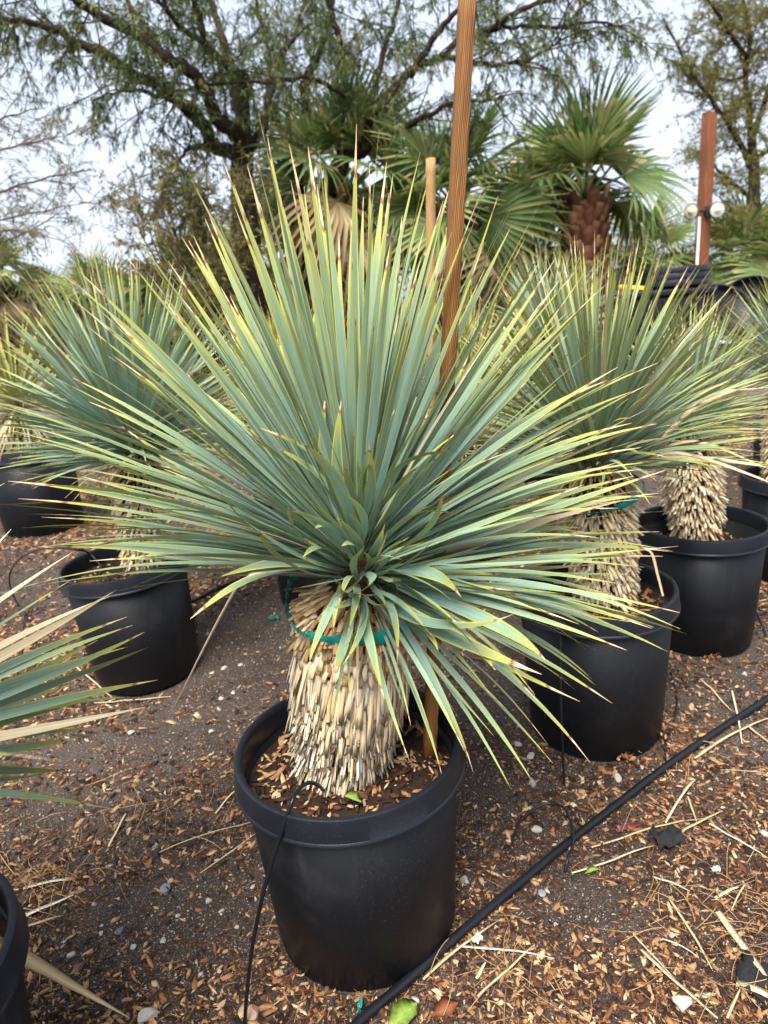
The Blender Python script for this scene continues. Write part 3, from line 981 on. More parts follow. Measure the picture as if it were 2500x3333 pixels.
def main_extra(root, base):
    # a long broken dead leaf hanging from the crown down to the mulch, and a few bleached ones
    hang = [aty(1010, 1850, 1.16), aty(880, 1862, 1.12), aty(800, 1880, 1.10), aty(745, 1960, 1.12), aty(660, 2120, 1.18), aty(590, 2260, 1.25), aty(541, 2352, 1.32)]
    P = smooth_path(hang, 5)
    w = np.interp(np.linspace(0, 1, len(P)), [0, 0.3, 0.7, 1], [0.006, 0.006, 0.0035, 0.0006])
    link('dead_leaf', ribbon_mesh(P - base, w, M_DRYLEAF), root)['label'] = 'long straw-coloured dead leaf hanging down to the ground'

def ribbon_mesh(P, w, mat, Zh=None, fold=0.25, name='leaf_blade'):
    P = np.asarray(P, float)
    T = nrm(np.gradient(P, axis=0))
    Zh = np.array([0, 0, 1.0]) if Zh is None else np.asarray(Zh, float)
    S = np.cross(Zh, T)
    S = nrm(np.where(np.linalg.norm(S, axis=1, keepdims=True) < 0.05, np.array([1.0, 0, 0]), S))
    N = np.cross(T, S)
    w = np.broadcast_to(np.asarray(w, float), (len(P),))[:, None]
    V = np.stack([P - S * w + N * w * fold, P, P + S * w + N * w * fold, P - N * w * 0.12], 1).reshape(-1, 3)
    F, U = [], []
    s = np.linspace(0, 1, len(P))
    for i in range(len(P) - 1):
        for a, b, u0, u1 in ((0, 1, 0, 0.5), (1, 2, 0.5, 1), (2, 3, 1, 0.5), (3, 0, 0.5, 0)):
            F.append([i * 4 + a, i * 4 + 4 + a, i * 4 + 4 + b, i * 4 + b])
            U += [(u0, s[i]), (u0, s[i + 1]), (u1, s[i + 1]), (u1, s[i])]
    return mesh_np(name, V, np.array(F), uv=U, mat=mat, smooth=True)

yucca('blue-green yucca with a thick straw shag trunk tied to the tall brown stake', (-0.118, 1.222, 0.385), main_top, 0.098, 0.120, 1000, 0.66, M_LEAF, 1, theta_max=R(128), tweak=main_tweak, stub_style='shag', nstub=3000, extra=main_extra, bulge=0.05, crown=0.16, power=1.12, wide=1.1, axis=(0.0, -0.03, 1))

def away_tweak(share, toward, mdry=None, dry=0.0, cut=0.9):
    def f(d, th, az, Lf, cls, g):
        if mdry is not None and th > R(80) and g.random() < dry:
            return d, Lf, (3 if g.random() < 0.6 else 1), mdry
        return d, Lf, cls, None
    return f
def right_extra(root, base):
    # bleached leaves swept out to the right over the next pot
    st = aty(2090, 1500, 1.72)
    for (u1, v1, y1), (u2, v2, y2), w in (((2260, 1330, 1.75), (2480, 1240, 1.8), .007), ((2300, 1495, 1.62), (2500, 1520, 1.6), .0075), ((2270, 1490, 1.66), (2490, 1560, 1.62), .006), ((2260, 1438, 1.70), (2500, 1525, 1.64), .006), ((2170, 1530, 1.68), (2215, 1560, 1.66), .006), ((2290, 1300, 1.80), (2500, 1260, 1.86), .006), ((2240, 1480, 1.6), (2560, 1590, 1.5), .006)):
        P = smooth_path([aty(2000, 1560, 1.76), st, aty(u1, v1, y1), aty(u2, v2, y2)], 6)
        w = w * np.interp(np.linspace(0, 1, len(P)), [0, .3, .75, 1], [.7, 1, .8, .06])
        link('dead_leaf', ribbon_mesh(P - base, w, M_DRYLEAF, Zh=(0, -1, 0.5)), root)
    P = smooth_path([aty(2085, 1785, 1.68), aty(2120, 1800, 1.66), aty(2140, 1870, 1.65), aty(2158, 1940, 1.64)], 5)
    link('dead_leaf', ribbon_mesh(P - base, np.interp(np.linspace(0, 1, len(P)), [0, .5, 1], [.002, .004, .003]), M_DRYLEAF, Zh=(0, -1, .3)), root)
yucca('blue-green yucca with green tape round its trunk and bleached leaves swept to one side', (0.615, 1.86, 0.375), (0.572, 1.84, 0.79), 0.088, 0.098, 600, 0.50, M_LEAF_G, 2, theta_max=R(79), stub_style='plain', nstub=1700, extra=right_extra, crown=0.13, axis=(-0.02, 0.05, 1), power=0.95)
yucca('pale blue yucca with a narrow cream trunk above the looped drip tube', (-0.885, 2.43, 0.375), (-0.83, 2.40, 0.80), 0.075, 0.085, 680, 0.58, M_LEAF_S, 3, theta_max=R(86), nstub=1250, crown=0.14, axis=(-0.02, 0.06, 1), power=0.95, stub_parts=260)
yucca('green yucca with a bulging straw trunk half sunk in its pot', (1.13, 2.42, 0.335), (1.07, 2.42, 0.75), 0.085, 0.082, 460, 0.37, M_LEAF_G, 4, theta_max=R(78), nstub=1300, crown=0.14, axis=(0.1, 0.1, 1), bulge=0.14, stub_parts=280)
yucca('silvery yucca with a tall scaly tan trunk', (1.74, 2.90, 0.375), (1.72, 2.95, 0.82), 0.115, 0.09, 420, 0.38, M_LEAF_S, 5, theta_max=R(80), nstub=1500, crown=0.14, stub_parts=250)
yucca('yellow-green yucca with a skirt of dry straw leaves over its pot', (-2.16, 4.36, 0.47), (-2.16, 4.34, 0.74), 0.13, 0.12, 300, 0.56, M_LEAF_Y, 6, theta_max=R(118), tweak=away_tweak(0, 0, M_DRYLEAF, 0.62), nstub=420, crown=0.16, stub_parts=150, parts=280)
yucca('yellow-green yucca growing behind the drip-tube pot\'s pale blue yucca', (-0.52, 3.85, 0.375), (-0.50, 3.85, 0.70), 0.09, 0.09, 400, 0.52, M_LEAF_Y, 7, theta_max=R(85), nstub=300, crown=0.14, stub_parts=60, parts=250)
yucca('green yucca rising behind the yucca tied to the tall stake', (-0.30, 2.93, 0.375), (-0.29, 2.95, 0.72), 0.09, 0.09, 400, 0.52, M_LEAF_Y, 8, theta_max=R(85), nstub=300, crown=0.14, stub_parts=60, parts=270)
yucca('yellow-green yucca squeezed between the two taped yuccas', (0.42, 3.35, 0.375), (0.43, 3.36, 0.70), 0.09, 0.09, 400, 0.52, M_LEAF_Y, 9, theta_max=R(85), nstub=260, crown=0.14, stub_parts=40, parts=270)
yucca('silvery blue yucca standing before the thick-trunked fan palm', (1.12, 4.7, 0.375), (1.14, 4.72, 0.92), 0.09, 0.09, 420, 0.55, M_LEAF_S, 10, theta_max=R(90), nstub=260, crown=0.14, stub_parts=20, parts=290)
yucca('bright yellow-tipped yucca beside the tall scaly-trunked yucca', (2.36, 3.95, 0.375), (2.38, 3.97, 0.72), 0.09, 0.09, 380, 0.50, M_LEAF_Y, 12, theta_max=R(85), nstub=260, crown=0.14, stub_parts=20, parts=250)

# the yucca whose leaves reach in over the mulch: its hub stands outside the picture
hub = np.array([-0.74, 0.72, 0.76])
near_tips = [(210, 1775, 1), (245, 1870, 0), (350, 1880, 1), (395, 1935, 1), (398, 1975, 0), (412, 2005, 0), (435, 2050, 0), (485, 2095, 0), (508, 2185, 0), (490, 2310, 1), (325, 2330, 0), (285, 2485, 0), (235, 2575, 0), (360, 2592, 0), (30, 1800, 0), (48, 1690, 1), (440, 2200, 0), (180, 2400, 0), (120, 2100, 0), (250, 2230, 0), (330, 2120, 0), (470, 2140, 0), (300, 2400, 0), (150, 2560, 0), (100, 2450, 0), (220, 2310, 0), (60, 2620, 0), (380, 2260, 0)]
def near_tweak(d, th, az, Lf, cls, g):
    P = hub + d * np.linspace(0.15, 1.0, 8)[:, None] * Lf
    u, v, dz = proj(P)
    if ((u > -60) & (u < 2560) & (v > -60) & (v < 3400) & (dz > 0.02)).any() or np.min(np.linalg.norm(P - CAM, axis=1)) < 0.35:
        return None
    return d, Lf, cls, None
def near_extra(root, base):
    g = np.random.default_rng(8)
    for u, v, dry in near_tips:
        dr = ray(u, v)
        oc = CAM - hub
        Lw = g.uniform(0.56, 0.66)
        a, b, c = dr @ dr, 2 * dr @ oc, oc @ oc - Lw * Lw
        disc = b * b - 4 * a * c
        t = (-b + math.sqrt(disc)) / (2 * a) if disc > 0 else -b / (2 * a)
        tip = CAM + dr * t
        st = hub + nrm(tip - hub) * 0.05
        d = tip - st
        Ln = float(np.linalg.norm(d))
        Zh = rot_about(d, g.normal(0, 0.35), nrm(CAM - tip) + np.array([0, 0, 0.5]))
        k = int(g.integers(0, 8))
        M = frame_M(d, Zh, st - base, (Ln, Ln * 1.3, Ln))
        o = link('leaf', leaf_mesh(k, M_DRYLEAF if dry else M_LEAF), root, Matrix(M.tolist()))
    P = smooth_path([hub, hub + (0.05, -0.05, -0.16), onz(-160, 3040, 0.47), onz(60, 3110, 0.37), onz(250, 3215, 0.22), onz(420, 3312, 0.10)], 6)
    link('dead_leaf', ribbon_mesh(P - base, np.interp(np.linspace(0, 1, len(P)), [0, .5, 1], [.009, .013, .0006]), M_DRYLEAF, Zh=(0.3, -0.6, 1)), root)
yucca('yucca with bleached and yellowed leaf tips reaching over the mulch', (-0.755, 0.73, 0.375), hub, 0.09, 0.10, 300, 0.60, M_LEAF, 13, theta_max=R(105), tweak=near_tweak, nstub=420, stub_parts=120, extra=near_extra, crown=0.15)

# ================================================================== STAKES AND TIES
def stake(label, a, b, w, d, mat, yaw=0.0, top_cut=0.0):
    a, b = np.array(a, float), np.array(b, float)
    L = float(np.linalg.norm(b - a))
    n = 26
    g = np.random.default_rng(int(1000 * w + 77 * L))
    V = []
    s = np.linspace(0, L, n)
    bow = 0.004 * np.sin(s / L * math.pi)
    for i in range(n):
        j = g.normal(0, 0.00045, (8, 2))
        c = 0.0022
        for q, (x, y) in enumerate(((-w + c, -d), (w - c, -d), (w, -d + c), (w, d - c), (w - c, d), (-w + c, d), (-w, d - c), (-w, -d + c))):
            V.append((x + j[q, 0] + bow[i], y + j[q, 1], s[i] + (top_cut * (x / w) if i == n - 1 else 0)))
    V = np.array(V)
    ii, jj = np.meshgrid(np.arange(n - 1), np.arange(8), indexing='ij')
    F = np.stack([ii * 8 + jj, ii * 8 + (jj + 1) % 8, ii * 8 + 8 + (jj + 1) % 8, ii * 8 + 8 + jj], -1).reshape(-1, 4)
    me = mesh_np('wooden_stake', V, [F, np.array([list(range(8))[::-1], list(range((n - 1) * 8, n * 8))])], mat=mat)
    o = thing('wooden_stake', label, 'stake', a, data=me)
    q = Vector((b - a)).to_track_quat('Z', 'Y')
    o.rotation_mode = 'QUATERNION'
    from mathutils import Quaternion
    o.rotation_quaternion = q @ Quaternion((0, 0, 1), yaw)
    return o
sb = onz(1396, 2478, 0.36)
stake('tall reddish-brown wooden stake standing in the pot of the shag-trunked yucca', sb, aty(1524, -60, sb[1] + 0.10), 0.0118, 0.0118, M_STAKE, yaw=R(-24))
stake('pale wooden stake standing among the yuccas behind the tall brown stake', (aty(1384, 1150, 3.2)[0], 3.2, 0.36), aty(1402, 515, 3.25), 0.0185, 0.012, M_STAKE_L, yaw=R(5))
rs = onz(1802, 1890, 0.36)
stake('short weathered wooden stake beside the trunk tied with dark green tape', rs, aty(1772, 1570, rs[1] - 0.02), 0.017, 0.017, M_STAKE_L, yaw=R(20))

def tie(label, loop, width, seed):
    g = np.random.default_rng(seed)
    P = smooth_path(np.vstack([loop, loop[:1]]), 7)
    c = P.mean(0)
    out = nrm((P - c) * np.array([1, 1, 0]))
    tw = np.cumsum(g.normal(0, 0.22, len(P))); tw = tw - np.linspace(0, tw[-1], len(P))
    wv = width * (0.7 + 0.3 * np.sin(np.linspace(0, 19, len(P)) + seed) + g.normal(0, 0.08, len(P)))
    upv = np.array([0, 0, 1.0])[None] * np.cos(tw)[:, None] + out * np.sin(tw)[:, None]
    rows = []
    for k, q in enumerate((-0.5, -0.17, 0.17, 0.5)):
        rows.append(P + upv * (wv * q)[:, None] + out * (0.003 * math.cos(3 * q) + g.normal(0, 0.0014, len(P)))[:, None])
    V = np.stack(rows, 1)
    V2 = V - out[:, None] * 0.0007
    n = len(P)
    F = []
    for i in range(n - 1):
        for k in range(3):
            F.append([i * 4 + k, i * 4 + k + 1, i * 4 + 5 + k, i * 4 + 4 + k])
            F.append([n * 4 + i * 4 + k, n * 4 + i * 4 + 4 + k, n * 4 + i * 4 + 5 + k, n * 4 + i * 4 + k + 1])
    return thing('plant_tie', label, 'plant tie', c, data=mesh_np('plant_tie', np.vstack([V.reshape(-1, 3), V2.reshape(-1, 3)]) - c, np.array(F), mat=M_TAPE, smooth=True))
sp = sb + (aty(1524, -60, sb[1] + 0.10) - sb) * ((0.74 - sb[2]) / (aty(1524, -60, sb[1] + 0.10)[2] - sb[2]))
ct = np.array([-0.062, 1.215])
lp = []
for a in np.radians(np.arange(20, 340, 22)):
    lp.append((ct[0] + 0.128 * math.cos(a), ct[1] + 0.128 * math.sin(a), 0.735 + 0.042 * math.sin(a) + 0.007 * math.sin(3 * a)))
lp += [(sp[0] - 0.01, sp[1] - 0.025, 0.735), (sp[0] + 0.024, sp[1] - 0.004, 0.74), (sp[0], sp[1] + 0.024, 0.738)]
tie('bright green tape looped round the shag trunk and the tall brown stake', np.array(lp), 0.026, 2)
lp = [(0.584 + 0.115 * math.cos(a), 1.845 + 0.115 * math.sin(a), 0.705 + 0.03 * math.cos(a - 0.4)) for a in np.radians(np.arange(0, 340, 24))]
tie('dark green tape wound round the trunk beside the short stake', np.array(lp), 0.02, 5)
def scrap(name, label, cat, u, v, w, l, mat, seed, rz, lift=0.004, crumple=0.006, z=None):
    g = np.random.default_rng(seed)
    nx, ny = 7, 5
    X, Y = np.meshgrid(np.linspace(-.5, .5, nx), np.linspace(-.5, .5, ny), indexing='ij')
    Z = g.normal(0, crumple, X.shape); Z -= Z.min()
    k = 1 + g.uniform(-0.15, 0.15, X.shape)
    V = np.stack([X * l * k, Y * w * k, Z], -1).reshape(-1, 3)
    i, j = np.meshgrid(np.arange(nx - 1), np.arange(ny - 1), indexing='ij')
    F = np.stack([i * ny + j, (i + 1) * ny + j, (i + 1) * ny + j + 1, i * ny + j + 1], -1).reshape(-1, 4)
    p = onz(u, v)
    o = thing(name, label, cat, (p[0], p[1], float(gz(p[0], p[1])) + lift), data=mesh_np(name, V, F, mat=mat, smooth=True), rot=(0, 0, rz))
    m = o.modifiers.new('thick', 'SOLIDIFY'); m.thickness = 0.0012
    return o
scrap('tape_scrap', 'scrap of green tape lying on the ground by a black pot', 'tape', 893, 2018, 0.016, 0.05, M_TAPE, 1, R(15))
scrap('tape_scrap', 'tiny green tape scrap by the thick black hose', 'tape', 1175, 3292, 0.008, 0.016, M_TAPE, 2, R(80))
c9 = lambda x, y: (1250 + x / 1.327, 2400 + y / 1.327)
c8 = lambda x, y: (x / 1.327, 2400 + y / 1.327)
c7 = lambda x, y: (1600 + x / 1.843, 1600 + y / 1.843)
c6 = lambda x, y: (x / 1.843, 1600 + y / 1.843)
scrap('cloth_scrap', 'crumpled scrap of black weed cloth on the mulch', 'cloth', *c9(1228, 465), 0.05, 0.062, M_BLACKCLOTH, 3, 0.3, 0.004, 0.007)
scrap('cloth_scrap', 'black cloth edge poking from the mulch under the thick straw stalk', 'cloth', *c9(1590, 1040), 0.05, 0.08, M_BLACKCLOTH, 4, 0.9, 0.003, 0.005)
scrap('wrapper', 'maroon wrapper lying against the dry straw by the hose', 'wrapper', *c9(1052, 400), 0.014, 0.058, M_WRAP, 5, R(12), 0.004, 0.004)
scrap('paper_scrap', 'small crumpled white paper scrap on the mulch', 'litter', *c9(1432, 580), 0.012, 0.018, M_WHITE, 6, 0.4, 0.003, 0.003)
scrap('paper_scrap', 'pale torn scrap tucked beside the thick hose', 'litter', *c9(405, 895), 0.014, 0.024, M_WHITE, 7, 0.9, 0.003, 0.004)
def flat_leaf(label, u, v, l, w, mat, rz, seed):
    g = np.random.default_rng(seed)
    s = np.linspace(0, 1, 9)
    P = np.stack([(s - 0.5) * l, 0 * s, 0.006 + 0.008 * np.sin(s * 3.1)], -1)
    ww = w * np.sin(np.clip(s, 0.03, 0.985) * math.pi) ** 0.7 * 0.5
    p = onz(u, v)
    return thing('fallen_leaf', label, 'leaf', (p[0], p[1], float(gz(p[0], p[1])) + 0.002), data=ribbon_mesh(P, ww * g.uniform(0.8, 1.1, 9), mat, fold=0.12, name='fallen_leaf'), rot=(R(8), R(-6), rz))
flat_leaf('yellow-green fallen leaf lying beside the thick hose', *c9(85, 1205), 0.062, 0.045, M_GREENLEAF, R(35), 1)
flat_leaf('curled rust-brown fallen leaf on the mulch', *c9(268, 1178), 0.05, 0.034, plain('rust_leaf', (0.24, 0.075, 0.03), 0.6, 0.3, 0.3), R(20), 2)
flat_leaf('small green fallen leaf under the dry straw', *c9(900, 585), 0.035, 0.015, M_GREENLEAF, R(10), 3)
p = np.array([-0.11, 1.105, 0.378])
thing('weed_seedling', 'small green weed leaf at the foot of the straw shag trunk', 'weed', p, data=ribbon_mesh(np.array([[0, 0, 0], [0.008, -0.012, 0.012], [0.02, -0.022, 0.014], [0.032, -0.028, 0.006]]), [0.004, 0.011, 0.011, 0.002], M_GREENLEAF, name='weed_seedling'))

# ================================================================== HOSES
def lay(pts, r, zadd=0.0):
    out = []
    for q in pts:
        if len(q) == 2:
            p = onz(*q); out.append((p[0], p[1], float(gz(p[0], p[1])) + r + zadd))
        else:
            out.append(q)
    return np.array(out, float)
def hose(name, label, P, r, cat='hose', sides=12, n=10):
    P = smooth_path(P, n)
    c = P[0].copy()
    V, F = tube(P - c, r, sides)
    return thing(name, label, cat, c, data=mesh_np(name, V, F, mat=M_HOSE, smooth=True))
hz = lay([(1080, 3460), (1170, 3345), (1300, 3230), (1500, 3060), (1700, 2890), (1850, 2755), (2000, 2640), (2150, 2530), (2300, 2420), (2500, 2285), (2750, 2120)], 0.0095, 0.004)
hose('irrigation_hose', 'thick black irrigation hose running across the mulch past the pots', hz, 0.0095)
hose('irrigation_hose', 'black irrigation hose lying behind the pot with the looped drip tube', lay([(280, 2140), (420, 2060), (640, 1960), (700, 1930), (800, 1885), (900, 1835), (1100, 1750)], 0.009, 0.002), 0.009)
# drip tube of the main pot: out of the soil, over the rim, down to the ground
a, b = onz(945, 2625, 0.44), onz(795, 3345, 0.008)
P = [onz(1052, 2572, 0.375), onz(1035, 2555, 0.42), onz(1003, 2548, 0.451), onz(968, 2575, 0.452)]
P += [a + (b - a) * s + np.array([-0.012, -0.012, 0.018]) * math.sin(s * math.pi) for s in (0.0, 0.15, 0.35, 0.6, 0.85, 1.0)] + [onz(770, 3460, 0.006)]
hose('drip_tube', 'thin black drip tube hanging over the rim of the shag-trunked yucca\'s pot', np.array(P), 0.0036, 'drip tube', 8)
a, b = onz(1826, 1998, 0.437), onz(1838, 2560, 0.006)
P = [onz(1918, 1978, 0.375), onz(1900, 1958, 0.41), onz(1870, 1956, 0.445), onz(1842, 1970, 0.45)]
P += [a + (b - a) * s + np.array([-0.010, -0.02, 0.012]) * math.sin(s * math.pi) for s in (0.0, 0.2, 0.45, 0.7, 1.0)] + list(lay([(1850, 2620), (1870, 2670), (1912, 2716)], 0.003))
hose('drip_tube', 'thin black drip tube hanging over the rim beside the short stake', np.array(P), 0.0034, 'drip tube', 8)
p1, p2 = onz(*c9(560, 445)), onz(*c9(810, 470))
P = [tuple(onz(*c9(548, 465), 0.004)), tuple(onz(*c9(590, 360), 0.012)), tuple(onz(*c9(690, 290), 0.03)), tuple(onz(*c9(770, 300), 0.035)), tuple(onz(*c9(810, 380), 0.03)), tuple(onz(*c9(815, 460), 0.028)), tuple(onz(*c9(795, 520), 0.026)), tuple(onz(*c9(782, 580), 0.006))]
hose('drip_tube', 'arched loop of thin black drip tube crossing the thick hose', np.array(P), 0.0034, 'drip tube', 8)
P = lay([c7(1075, 1095), c7(1110, 1260), c7(1085, 1420), c7(1040, 1550), c7(1055, 1680)], 0.003)
hose('drip_tube', 'short thin black tube lying beside the pot with spilling soil', P, 0.003, 'drip tube', 8)
P = lay([c7(1570, 690), c7(1620, 800), c7(1659, 890), c7(1720, 1000)], 0.003)
hose('drip_tube', 'thin black tube lying beside the pot with the bulging trunk', P, 0.003, 'drip tube', 8)
P = [onz(335, 1850, 0.38), onz(290, 1800, 0.43), onz(235, 1787, 0.47), onz(150, 1785, 0.44), onz(70, 1815, 0.34), onz(32, 1870, 0.20), onz(40, 1930, 0.09)] + list(lay([(75, 1985), (150, 2060), (205, 2130)], 0.003))
hose('drip_tube', 'thin black drip tube arching out of the leaning pot in a wide loop', np.array(P), 0.0036, 'drip tube', 8)
P = [onz(85, 1975, 0.02), onz(75, 2050, 0.004), onz(70, 2140, 0.004)]
hose('drip_tube', 'short thin tube dropping from the wide loop', np.array(P), 0.003, 'drip tube', 8)
P = lay([(85, 1985), (160, 1972), (240, 1975)], 0.003)
hose('drip_tube', 'thin tube running along the ground to the leaning pot', P, 0.003, 'drip tube', 8)
for (u0, v0, u1, v1, lb) in ((692, 1935, 815, 1775, 'longer of two thin tubes rising from the back hose to a far pot'), (785, 1885, 850, 1770, 'shorter of two thin tubes rising from the back hose to a far pot')):
    P = [onz(u0, v0, 0.005), onz(u0 + (u1 - u0) * .45, v0 + (v1 - v0) * .45, 0.08), aty(u1, v1, 3.58), aty(u1 + 40, v1 - 40, 3.62)]
    hose('drip_tube', lb, np.array(P), 0.003, 'drip tube', 6)
# small dark saddle where the loop meets the hose
# ================================================================== DRY BLADES AND STONES ON THE GROUND
blades = [(c9(895, 485), c9(1410, 345), .0055), (c9(1280, 425), c9(1460, 325), .006), (c9(1215, 385), c9(1340, 200), .005), (c9(810, 600), c9(1165, 490), .0048), (c9(170, 1055), c9(495, 815), .0058), (c9(315, 925), c9(735, 975), .005), (c9(405, 1140), c9(650, 920), .005), (c9(1235, 715), c9(1420, 1010), .0045), (c9(1110, 930), c9(1440, 1238), .006), (c9(1075, 860), c9(1290, 1100), .0035), (c9(1440, 770), c9(1659, 1060), .013), (c9(1340, 105), c9(1530, -10), .006), (c9(1405, 375), c9(1659, 520), .0045), (c9(1160, 620), c9(1320, 680), .005), (c9(1310, 270), c9(1350, 370), .004), (c9(1430, 700), c9(1530, 650), .007), (c9(1520, 1075), c9(1690, 1150), .014),
          (c8(-40, 860), c8(320, 690), .0095), (c8(-60, 690), c8(85, 675), .008), (c8(105, 665), c8(290, 625), .008), (c8(0, 870), c8(275, 775), .007), (c8(470, 480), c8(545, 335), .0045), (c8(865, 590), c8(1105, 425), .003), (c8(930, 330), c8(1040, 215), .004), (c8(690, 500), c8(1095, 372), .003), (c6(450, 1050), c6(690, 1245), .006), (c6(565, 1270), c6(1030, 1230), .006), (c7(1250, 1150), c7(1440, 1340), .006), (c7(1440, 1220), c7(1500, 1540), .005), (c7(1240, 1600), c7(1659, 1370), .008), (c7(1530, 1420), c7(1700, 1560), .006), (c7(1150, 1830), c7(1220, 1750), .007), (c9(1200, 880), c9(1360, 960), .003), (c9(400, 1060), c9(440, 990), .006), (c9(1560, 640), c9(1500, 760), .003), (c9(1480, 1238), c9(1540, 1090), .005), (c9(1640, 160), c9(1450, 155), .003)]
where = ['beside the thick hose', 'by the black cloth scrap', 'on the mulch', 'at the pot foot']
blade_labels = ['long dry leaf blade running from the thick hose to the black cloth scrap', 'short dry blade jutting out past the black cloth scrap', 'dry blade lying crosswise between the thick hose and the black cloth scrap',
    'dry blade lying over the small green fallen leaf', 'pale dry blade slanting along the thick hose by the pale torn scrap', 'dry blade pointing away from the thick hose at the pale torn scrap', 'speckled dry blade slanting above the curled rust-brown leaf',
    'thin dry blade between the white paper scrap and the large rough stone', 'long dry blade passing beside the large rough pale stone', 'narrow dry blade alongside the long one by the large rough stone', 'broad straw stalk base lying over the black cloth edge',
    'dry blade hugging the far stretch of the thick hose', 'thin dry blade on the mulch beyond the black cloth scrap', 'short bent dry blade near the white paper scrap', 'tiny dry blade touching the one laid crosswise by the hose', 'torn straw tuft at the head of the broad stalk base',
    'second broad pale stalk piece below the black cloth edge', 'long dry blade in the straw heap beside the bleached-tip yucca\'s pot', 'thick pale blade stub in the straw heap by the bleached-tip yucca', 'short dry blade on top of the straw heap by the bleached-tip yucca', 'thin dry blade at the foot of the straw heap',
    'short straight dry stick lying alone in the orange mulch', 'thin dry stalk touching the foot of the shag-trunked yucca\'s pot', 'short dry blade under the rim of the shag-trunked yucca\'s pot', 'long thin dry stalk leading up to the shag-trunked yucca\'s pot', 'dry blade leaning against the foot of the pot with the looped tube',
    'dry blade lying flat before the pot with the looped tube', 'dry blade on the mulch between the thick hose and the bulging-trunk yucca', 'upright-lying dry blade crossing the straw beyond the thick hose', 'wide dry blade lying along the thick hose beyond the pots', 'dry blade sticking out of the straw beyond the thick hose',
    'broad dry blade piece just beyond the thick hose', 'thin pale stalk between the long blades by the large rough stone', 'stubby dry blade piece beside the pale torn scrap', 'thin dry stalk leaning on the torn straw tuft', 'dry blade stub below the second broad stalk piece', 'thin level stalk on the mulch beyond the thick hose']
for i, (p, q, w) in enumerate(blades):
    g = np.random.default_rng(i + 60)
    A, B = onz(*p), onz(*q)
    ln = float(np.linalg.norm(B - A))
    side = nrm(np.cross(B - A, [0, 0, 1.0]))
    s = np.linspace(0, 1, 9)
    P = A[None] + (B - A)[None] * s[:, None] + side * (np.sin(s * math.pi) * g.normal(0, 0.014) * ln)[:, None]
    P[:, 2] = gz(P[:, 0], P[:, 1]) + 0.006 + 0.003 * np.sin(s * math.pi) + g.uniform(0, 0.005)
    wt = w * 0.62 * np.interp(s, [0, .15, .7, 1], [.8, 1, .85, g.uniform(.1, .7)])
    c = P[0].copy()
    o = thing('dry_leaf_blade', blade_labels[i], 'dry leaf', c, 'dry leaf blades on the ground', data=ribbon_mesh(P - c, wt, M_DRYLEAF, fold=0.18, name='dry_leaf_blade'))
M_STRAND = plain('straw_strand', (0.40, 0.25, 0.11), 0.7, 0.3, 0.7, 9.0)
def tangle(label, spots, n, seed):
    g = np.random.default_rng(seed)
    mb = MB()
    c0 = onz(*spots[0][:2])
    for i in range(n):
        u, v, sx, sy = spots[i % len(spots)]
        a = onz(u + g.normal(0, sx), v + g.normal(0, sy))
        ln = g.uniform(0.04, 0.15)
        th = g.uniform(0, 6.28)
        s = np.linspace(0, 1, 8)
        cv = g.normal(0, 0.9)
        ang = th + cv * s
        P = np.cumsum(np.stack([np.cos(ang), np.sin(ang), 0 * s], -1) * ln / 8, 0) + [a[0], a[1], 0]
        P[:, 2] = gz(P[:, 0], P[:, 1]) + 0.006 + g.uniform(0, 0.012) + 0.008 * np.sin(s * 3.14)
        mb.tube(P - c0, g.uniform(0.0004, 0.0009), 4)
    o = thing('dry_straw', label, 'straw', c0, data=mb.mesh('dry_straw', M_STRAND))
    o['kind'] = 'stuff'
tangle('tangle of thin dry straw by the bleached-tip yucca\'s pot', [(90, 2900, 80, 40), (180, 2880, 90, 60), (60, 2960, 60, 40)], 60, 5)
tangle('tangle of thin dry straw round the broad stalks', [(2380, 3120, 110, 110), (2250, 2980, 150, 100), (2420, 2930, 80, 60), (1600, 3180, 120, 70)], 95, 6)
tangle('thin curved strands lying in the orange mulch', [(600, 2700, 150, 90), (2200, 2560, 160, 80), (400, 2620, 150, 70)], 45, 7)
def stone(label, u, v, size, mat, seed, group=None):
    import bmesh
    g = np.random.default_rng(seed)
    bm = bmesh.new()
    bmesh.ops.create_icosphere(bm, subdivisions=2, radius=0.5)
    cut = nrm(g.normal(0, 1, (11, 3)))
    off = g.uniform(0.22, 0.38, 11)
    for vtx in bm.verts:
        q = np.array(vtx.co)
        for c, k in zip(cut, off):
            dd = q @ c - k
            if dd > 0:
                q = q - c * dd
        vtx.co = Vector(q + g.normal(0, 0.008, 3))
    me = bpy.data.meshes.new('stone')
    bm.to_mesh(me); bm.free()
    me.materials.append(mat)
    p = onz(u, v)
    o = thing('stone', label, 'stone', (p[0], p[1], float(gz(p[0], p[1])) + size * 0.18), group, data=me, rot=(0, 0, float(g.uniform(0, 6))))
    o.scale = (size * 1.2, size, size * 0.75)
white = [c9(350, 632), c9(1005, 190), c9(660, 412), c9(635, 97), c9(580, 52), c9(310, 232), c9(1240, 862), c9(130, 1135), c9(875, 880), c9(740, 825), c9(1120, 460), c9(1285, 570), c9(930, 205), c9(1640, 405), c8(35, 888), c8(405, 720), c8(770, 765), c8(735, 612), c8(705, 878), c8(165, 1120), c8(440, 850), c8(575, 905), c8(955, 740), c8(1025, 810), c8(900, 700), c8(665, 470), c8(1090, 640), c8(310, 945), c8(870, 1030), c8(950, 1010), c6(1440, 1035), c6(1350, 1060), c6(1330, 1250), c6(300, 625), c6(785, 1440), c6(1270, 1445), c6(1400, 1220), c7(235, 1605), c7(160, 1545), c7(1515, 1095)]
sizes = [.026, .032, .024, .013, .012, .011, .016, .017, .015, .012, .013, .014, .014, .024]
